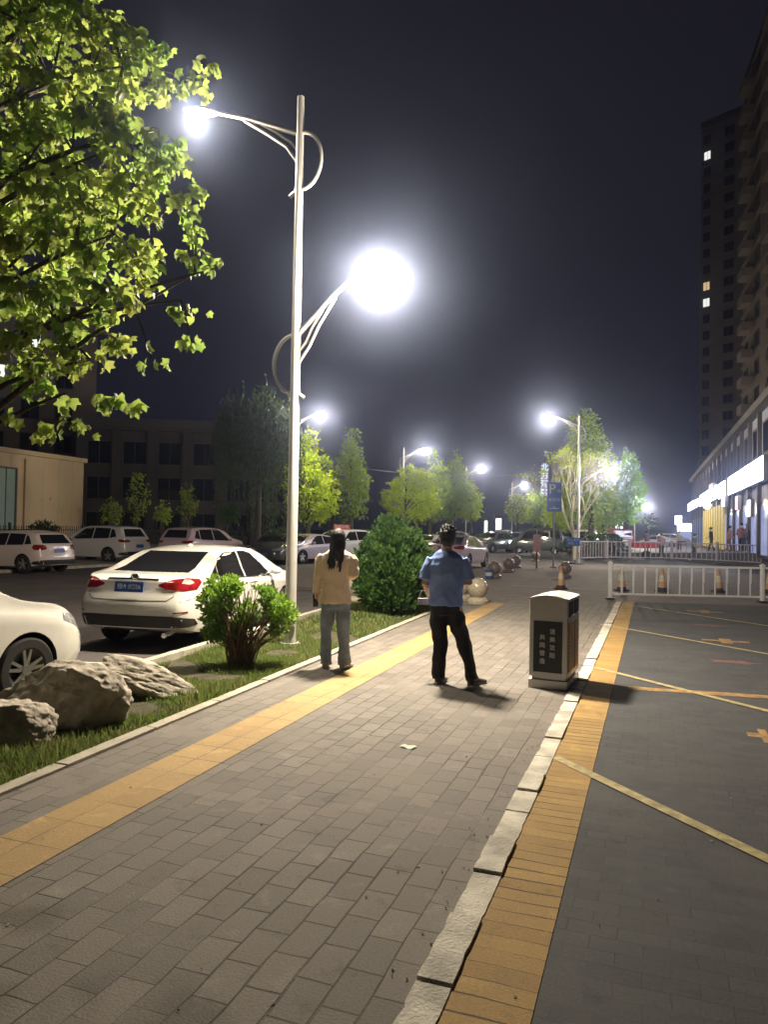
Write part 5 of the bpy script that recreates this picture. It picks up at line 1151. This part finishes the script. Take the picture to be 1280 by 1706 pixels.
for i in range(n):
    x = LF*(i+.5)/n; b = MB(); b.box((x, side*.03, 1.45), (2.9, .06, 2.9)); f = b.build('shopfront', m_door, t); b = MB()
    for q in (-.95, 0, .95): b.box((x+q, side*.055, 1.4), (.86, .03, 2.5))
    b.build('pane', m_sf, f)
x0, x1 = fx(1176), fx(1212)
b = MB(); k = 9
for i in range(k): b.box((x0+(x1-x0)*(i+.5)/k, side*.16, 1.75), (abs(x1-x0)/k*.55, .12, 3.4))
b.build('striped_panel', m_ys, t)
def sgn(px0, px1, z0, z1, em, st, label, cat='sign', off=.3):
    xa, xb = fx(px0), fx(px1); rot = Matrix.Rotation(t.rotation_euler.z, 3, 'Z'); c = t.location+rot @ Vector(((xa+xb)/2, side*(off+.1), (z0+z1)/2)) 
    o = empty('shop_sign', c, label, cat, 'glowing signs on the shop row', t.rotation_euler.z); W_ = abs(xb-xa)
    b = MB(); b.box((0, 0, 0), (W_, .2, z1-z0)); b.build('box', m_galv, o)
    b = MB(); b.box((0, side*.105, 0), (W_-.08, .02, z1-z0-.08)); b.box((math.copysign(W_/2+.006, -1), 0, 0), (.01, .16, z1-z0-.08)); b.build('lit_face', mat('sign_glow_%d' % int(st*10+em[0]*100+em[2]*10), (.8, .8, .8), .5, emit=em, estr=st), o)
    return o
def zat(px, py): 
    s_ = fac(px); p = FA+uF*s_; return CAM_H+ (D(px, py, p.y).z-CAM_H)-PZ
BW = (.78, .86, 1.0)
sgn(1154, 1166, zat(1160, 850), zat(1160, 836), BW, 5, 'small white glowing sign at the far end of the shop row')
sgn(1176, 1207, zat(1190, 838), zat(1190, 817), BW, 12, 'white glowing sign above the yellow striped panel')
sgn(1210, 1222, zat(1216, 830), zat(1216, 803), BW, 12, 'narrow white glowing sign left of the large sign')
sgn(1228, 1246, zat(1237, 822), zat(1237, 790), BW, 12, 'tall white glowing sign left of the brightest one')
sgn(1248, 1292, zat(1262, 812), zat(1262, 775), BW, 14, 'largest and brightest white shop sign at the right frame edge')
sgn(1203, 1209, zat(1206, 832), zat(1206, 806), (1, .12, .16), 3, 'thin red glowing sign over the striped panel', off=.7)
sgn(1271, 1277, zat(1275, 862), zat(1275, 832), (1, .45, .7), 4, 'vertical pink lit tube sign beside the shop door', off=.5)
sgn(1222, 1228, zat(1225, 845), zat(1225, 826), (.70, .45, 1.0), 3, 'small violet glowing sign between two white signs', off=.5)
sgn(1252, 1256, zat(1254, 850), zat(1254, 826), (1, .25, .35), 3, 'slim red glowing sign under the largest white sign', off=.6)
sgn(1167, 1175, zat(1171, 846), zat(1171, 832), (.45, .55, 1.0), 4, 'bluish glowing sign left of the yellow stripes', off=.4)
p = FA+uF*fac(1194); rot = Matrix.Rotation(t.rotation_euler.z, 3, 'Z')
o = empty('globe_lamp', Vector((p.x, p.y, PZ))+rot @ Vector((0, side*.7, zat(1194, 842))), 'round white globe lamp under the sign above the yellow stripes', 'lamp'); b = MB(); b.sphere((0, 0, 0), .32, 16, 10); b.build('globe', mat('globe_glow', (.9, .9, .9), .4, emit=(1, .9, .8), estr=6), o); b = MB(); b.tube([(0, 0, 0), (0, -side*.7*1, .2)], .03, 6); b.build('bracket', m_galv, o)
sl = bpy.data.lights.new('shop_light', 'POINT')
bpy.data.lights.remove(sl)
# red door decoration
# towers on the right
def tower(name, cx0, ya, cx1, yb, depth, H, label, fh=3.0, lits=(), cols=3):
    A = D(cx0, 800, ya); A.z = 0; B = D(cx1, 800, yb); B.z = 0; t, L = building(name, A, B, depth, H, label, m_tower, cat='apartment tower', parapet=1.2)
    nf = int(H/fh)
    for i in range(nf):
        b = MB(); b.box((L/2, -.12, (i+1)*fh), (L+.2, .24, .22)); b.build('ledge', m_tower, t)
    return t, L, nf
t, L, nf = tower('apartment_tower', 1166, 134, 1236, 128, 16, 76, 'farther dark apartment tower with one bright window')
for i in range(1, nf):
    for (x, w_) in ((1.1, 1.2), (5.2, 1.7)):
        window(t, x, i*3.0+1.7, w_, 1.5, m=m_lit if (i, x) in ((14, 1.1), (23, 1.1)) else (m_litw if (i, x) in ((15, 1.1),) else None), bars=1)
t, L, nf = tower('apartment_tower', 1237, 86, 1345, 60, 18, 54, 'nearer dark apartment tower with balconies above the shop row')
for i in range(1, nf):
    for x in (2.2, 8.0, 14, 20, 26):
        if x < L-2: window(t, x, i*3.0+1.6, 2.0, 1.6, bars=1)
    for x in (5.2, 17):
        b = MB(); b.box((x, -.7, i*3.0+.45), (2.6, 1.2, .9)); b.build('balcony', m_tower, t)
# distant lit kiosk
A = D(1128, 880, 105); B = D(1164, 880, 103); A.z = B.z = 0
t, L = building('kiosk', A, B, 4, 3.2, 'brightly lit low kiosk at the far end between the parked cars and shops', m_trim, parapet=.2)
b = MB(); b.box((L/2, -.12, 2.55), (L*.85, .2, 1.0)); b.build('lit_fascia', mat('kiosk_glow', (.8, .8, .8), .4, emit=(.8, .88, 1), estr=9), t)
b = MB(); b.box((L*.1, -.12, 3.6), (.9, .2, 1.2)); b.build('lit_roof_sign', MATS['kiosk_glow'], t)
b = MB(); b.box((L/2, -.06, 1.0), (L*.7, .1, 1.7)); b.build('window', m_sf, t)
# distant white lit stall under the green tree and far shop glow on the left of the road
for (px, py0, py1, y, wpx, em, st, lb) in ((1032, 868, 893, 88, 12, (.95, .85, 1.0), 2.5, 'white lit stall front behind the red tricycle'), (985, 872, 884, 95, 8, (1, .55, .2), 2.0, 'small orange lit stall under the pale tree'), (831, 862, 876, 120, 9, (1, .95, .9), 3.0, 'small lit white kiosk at the far end of the road'), (810, 866, 878, 118, 5, (.9, 1, .85), 2.0, 'slim lit doorway left of the far kiosk')):
    a, c = D(px, py1, y), D(px, py0, y); W_ = wpx/1230*y; hgt = c.z+.1
    o = empty('stall', Vector((a.x, y, 0)), lb, 'stall'); b = MB(); b.box((0, 1.0, hgt/2+.1), (W_+.3, 2, hgt+.2)); b.build('cabin', m_trim, o); b = MB(); b.box((0, -.02, hgt*.6), (W_, .05, hgt*.65)); b.build('lit_front', mat('stall_glow_%d' % px, (.8, .8, .8), .4, emit=em, estr=st), o)
# vertical character sign far behind the right trees
p = D(908, 800, 100); t = empty('vertical_sign', Vector((p.x, 100, 0)), 'tall vertical sign of pale blue characters left of the pale tree', 'sign'); m_vs = mat('blue_white_tubes', (.6, .7, .9), .5, emit=(.45, .62, 1.0), estr=.8)
b = MB(); b.box((0, 0, 3.9), (.2, .2, 7.8)); b.box((0, .08, 8.7), (.9, .08, 4.4)); b.build('frame', m_galv, t)
for i, ch in enumerate('北方酒店'): textmesh(ch, 1.05, 'character', m_vs, t, upright(0, -.0, 10.3-1.12*i), .03, bold=.02)
# iron fence on the left
m_iron = mat('dark_iron', (.03, .03, .033), .6)
def ironfence(A, B, label, H=1.5, base=0.0):
    d = B-A; L = d.length; t = empty('iron_fence', A, label, 'fence', None, math.atan2(d.y, d.x)); n = int(L/2.4)
    b = MB()
    for i in range(int(L/.16)): b.box((i*.16, 0, H/2+base), (.025, .025, H))
    b.box((L/2, 0, .25+base), (L, .04, .05)); b.box((L/2, 0, H-.2+base), (L, .04, .05)); b.build('bars', m_iron, t)
    for i in range(n+1): b = MB(); b.box((L*i/n, 0, (H+.15)/2+base), (.09, .09, H+.15)); b.build('post', m_iron, t)
    return t
ironfence(Vector((-24.0, 16, 0)), Vector((-15.6, 42.5, 0)), 'dark iron fence in front of the beige stone building'); ironfence(Vector((-15.4, 43, 0)), Vector((-7.2, 50, 0)), 'dark iron fence in front of the office block, bluish light behind it', 1.5)
b = MB(); b.prism([(-40, 10), (-21, 10), (-21, 80), (-40, 80)], -.12, .0); o = b.build('left_pavement', m_kerbc, None, 0); o['kind'] = 'structure'; o.rotation_euler = (0, 0, -AZ)
# ---------------- raised plaza on the right
PT = [(15.0, 68, .0), (19.4, 59.6, .06), (19.9, 48, .44), (20.0, 38.4, .74), (20.6, 30, .9), (24, 22, .95), (48, 30, .9), (50, 100, .30), (37, 100, .0), (26, 90, -.03)]
b = MB(); b.add(PT+[(30, 60, .42)], [(i, (i+1) % 10, 10) for i in range(10)]); pl = b.build('plaza', m_plaza, None, 60); pl['kind'] = 'structure'
PB = BVHTree.FromPolygons([Vector(v) for v in b.v], b.f)
def pz(x, y):
    h, *_ = PB.ray_cast(Vector((x, y, 20)), Vector((0, 0, -1))); return h.z if h else 0.0
m_ret = mat('dark_retaining_wall', (.05, .05, .056), .75, var=.2, vscale=1.5)
b = MB(); w1 = PT[1:6]; vs = []
for i, q in enumerate(w1):
    for (dx, z) in ((-.45, -.1), (-.02, q[2]-.002), (.25, q[2]-.002), (.25, -.1)): vs.append((q[0]+dx, q[1], z))
b.add(vs, [(i*4+j, i*4+(j+1) % 4, (i+1)*4+(j+1) % 4, (i+1)*4+j) for i in range(len(w1)-1) for j in range(4)]+[(3, 2, 1, 0), tuple((len(w1)-1)*4+j for j in range(4))]); o = b.build('retaining_wall', m_ret, None); tag(o, 'low dark sloping wall carrying the raised plaza beyond the white railing', 'wall')
# grey crowd barrier on the plaza edge
m_bar = mat('barrier_grey', (.23, .21, .22), .6, var=.15)
def barrier(A, B, label):
    d = B-A; L = Vector((d.x, d.y)).length; t = empty('barrier', A, label, 'barrier', 'grey barriers along the plaza edge', math.atan2(d.y, d.x)); sl_ = d.z/L
    for x in (0, L):
        b = MB(); b.box((x, 0, sl_*x+.62), (.13, .13, 1.24)); pp = b.build('post', m_bar, t); b = MB(); b.lathe([(.34, 0), (.3, .08), (.12, .16)], (x, 0, sl_*x), n=14); b.build('foot', m_cbase, pp)
    for z in (1.12, .22): b = MB(); b.tube([(.07, 0, z+sl_*.07), (L-.07, 0, z+sl_*(L-.07))], .035, 6); b.build('rail', m_bar, t)
    n = int(L/.28)
    for i in range(1, n): x = L*i/n; b = MB(); b.box((x, 0, .67+sl_*x), (.05, .03, .88)); b.build('bar', m_bar, t)
bp = [(965, 41), (1012, 43.0), (1050, 43.5), (1120, 43.5), (1196, 41.5), (1284, 38)]; bpts = []
for px, y in bp:
    p = D(px, 900, y); bpts.append(Vector((p.x, y, pz(p.x, y))))
lbs = ['grey barrier section nearest the small blue sign', 'grey barrier section in front of the pink car', 'grey barrier section in front of the red tricycle and dark trousered walker', 'grey barrier section crossed by the striding pedestrian', 'grey barrier section at the right frame edge in front of the shops']
for i in range(5): barrier(bpts[i], bpts[i+1], lbs[i])
# pedestrians
def onp(px, y): p = D(px, 900, y); return Vector((p.x, y, pz(p.x, y)))
c_dk = mat('dark_top', (.03, .025, .03), .8); c_pk = mat('dull_pink_top', (.32, .18, .17), .8); c_gr = mat('olive_top', (.09, .10, .06), .8); c_wh = mat('pale_top', (.5, .48, .45), .8); c_bk = mat('charcoal_trousers', (.02, .02, .025), .8); c_br = mat('maroon_top', (.16, .07, .07), .8)
walker(onp(1103, 51), 10, c_pk, c_bk, 'pedestrian in a dull pink top standing behind the middle of the barrier', .06, arm=.1)
walker(onp(1157, 46), 90, c_gr, c_bk, 'pedestrian in mid stride wearing an olive top behind the barrier', .34)
walker(onp(1201, 58), 170, c_wh, c_wh, 'small far person in pale clothes in front of the yellow stripes', .05, s=.9)
walker(onp(1236, 41.5), 30, c_br, c_bk, 'pedestrian in a maroon top beside the red bag', .08, lean=.06)
walker(onp(1246, 43), 30, c_dk, c_bk, 'dark dressed pedestrian with long hair just left of the right edge walker', .1, long_hair=True, bag=mat('red_cloth', (.45, .05, .04), .6))
walker(onp(1133, 60), 200, c_wh, c_bk, 'far pedestrian in a pale top left of the striding olive figure', .1)
walker(onp(1186, 50), 280, c_dk, c_bk, 'dark dressed pedestrian between the striding figure and the small pale one', .22)
walker(onp(1216, 47), 95, c_pk, c_br, 'pedestrian in dull pink before the narrow white sign', .2)
walker(onp(1078, 58), 10, c_br, c_bk, 'far pedestrian standing right of the red tricycle', .08)
walker(onp(1274, 41), 265, c_dk, c_bk, 'pedestrian striding out of the frame at the right edge', .36, bag=None)
# red tricycle and pink microcar
def tricycle(loc, heading):
    t = empty('cargo_tricycle', loc, 'red cargo tricycle loaded with bright goods behind the barrier', 'tricycle', None, PI/2-R(heading))
    b = MB(); b.box((-.5, 0, .75), (1.5, 1.0, .06)); 
    for (c, d) in (((-.5, .49, .93), (1.5, .04, .32)), ((-.5, -.49, .93), (1.5, .04, .32)), ((-1.24, 0, .93), (.04, .94, .32)), ((.24, 0, .93), (.04, .94, .32))): b.box(c, d)
    b.build('cargo_bed', p_red, t); b = MB(); b.tube([(.2, 0, .6), (.7, 0, .45), (1.1, 0, .9), (1.25, 0, .35)], .04, 8); b.tube([(.95, -.3, 1.12), (1.05, 0, 1.05), (.95, .3, 1.12)], .02, 6); b.build('frame', m_blk, t)
    b = MB(); b.rbox((.55, 0, .78), (.45, .3, .12), .05); b.build('seat', m_blk, t)
    for x, y in ((-.6, .52), (-.6, -.52), (1.3, 0)): 
        b = MB(); b.lathe([(.20, -.05), (.27, -.04), (.27, .04), (.20, .05)], n=18); w_ = b.build('wheel', m_rub, t); w_.location = (x, y, .27); w_.rotation_euler = (PI/2, 0, 0); b = MB(); b.lathe([(.2, -.02), (.2, .02)], n=18); b.build('rim', m_alloy, w_)
    M = Matrix.Rotation(t.rotation_euler.z, 3, 'Z')
    return t
tri = tricycle(onp(1062, 47)+Vector((0, 0, 0)), 285)
random.seed(8)
for i, (c_, lb) in enumerate((((.6, .25, .04), 'orange crate of goods at the rear of the cargo tricycle'), ((.55, .5, .3), 'cream crate of goods in the middle of the cargo tricycle'), ((.5, .06, .04), 'red crate of goods at the front of the cargo tricycle'))):
    b = MB(); w_ = .2
    for (cc, dd) in (((0, 0, .01), (.42, .7, .02)), ((.2, 0, .16), (.02, .7, .3)), ((-.2, 0, .16), (.02, .7, .3)), ((0, .34, .16), (.38, .02, .3)), ((0, -.34, .16), (.38, .02, .3))): b.box(cc, dd)
    for k in range(10): b.sphere((random.uniform(-.14, .14), random.uniform(-.26, .26), .29), .07, 8, 6)
    o = b.build('goods_crate', mat('goods_%d' % i, c_, .6)); M = Matrix.Rotation(tri.rotation_euler.z, 3, 'Z'); o.location = tri.location+M @ Vector((-1.0+i*.48, 0, .785)); o.rotation_euler = tri.rotation_euler; tag(o, lb, 'crate', 'crates on the cargo tricycle')
make_car('van', paint('magenta_pink_paint', (.42, .12, .18)), onp(1018, 66), 262, 'pinkish red boxy microcar left of the cargo tricycle', 'van', 0, name='parked_van')
# ================================================================== HAZE ADDED FOR LAMP GLOW
if USE_HAZE:
    b = MB(); b.box((0, 160, 44), (420, 420, 92)); hz = b.build('glow_haze', [], None, 0); hz['kind'] = 'stuff'
    hz.location = (0, 0, 0)
    m = bpy.data.materials.new('glow_haze_air'); m.use_nodes = True; t = m.node_tree; t.nodes.clear()
    o = t.nodes.new('ShaderNodeOutputMaterial'); v = t.nodes.new('ShaderNodeVolumePrincipled')
    v.inputs['Color'].default_value = (.52, .62, 1, 1); v.inputs['Density'].default_value = HAZE_D; v.inputs['Anisotropy'].default_value = HAZE_G
    t.links.new(v.outputs[0], o.inputs['Volume']); hz.data.materials.append(m)
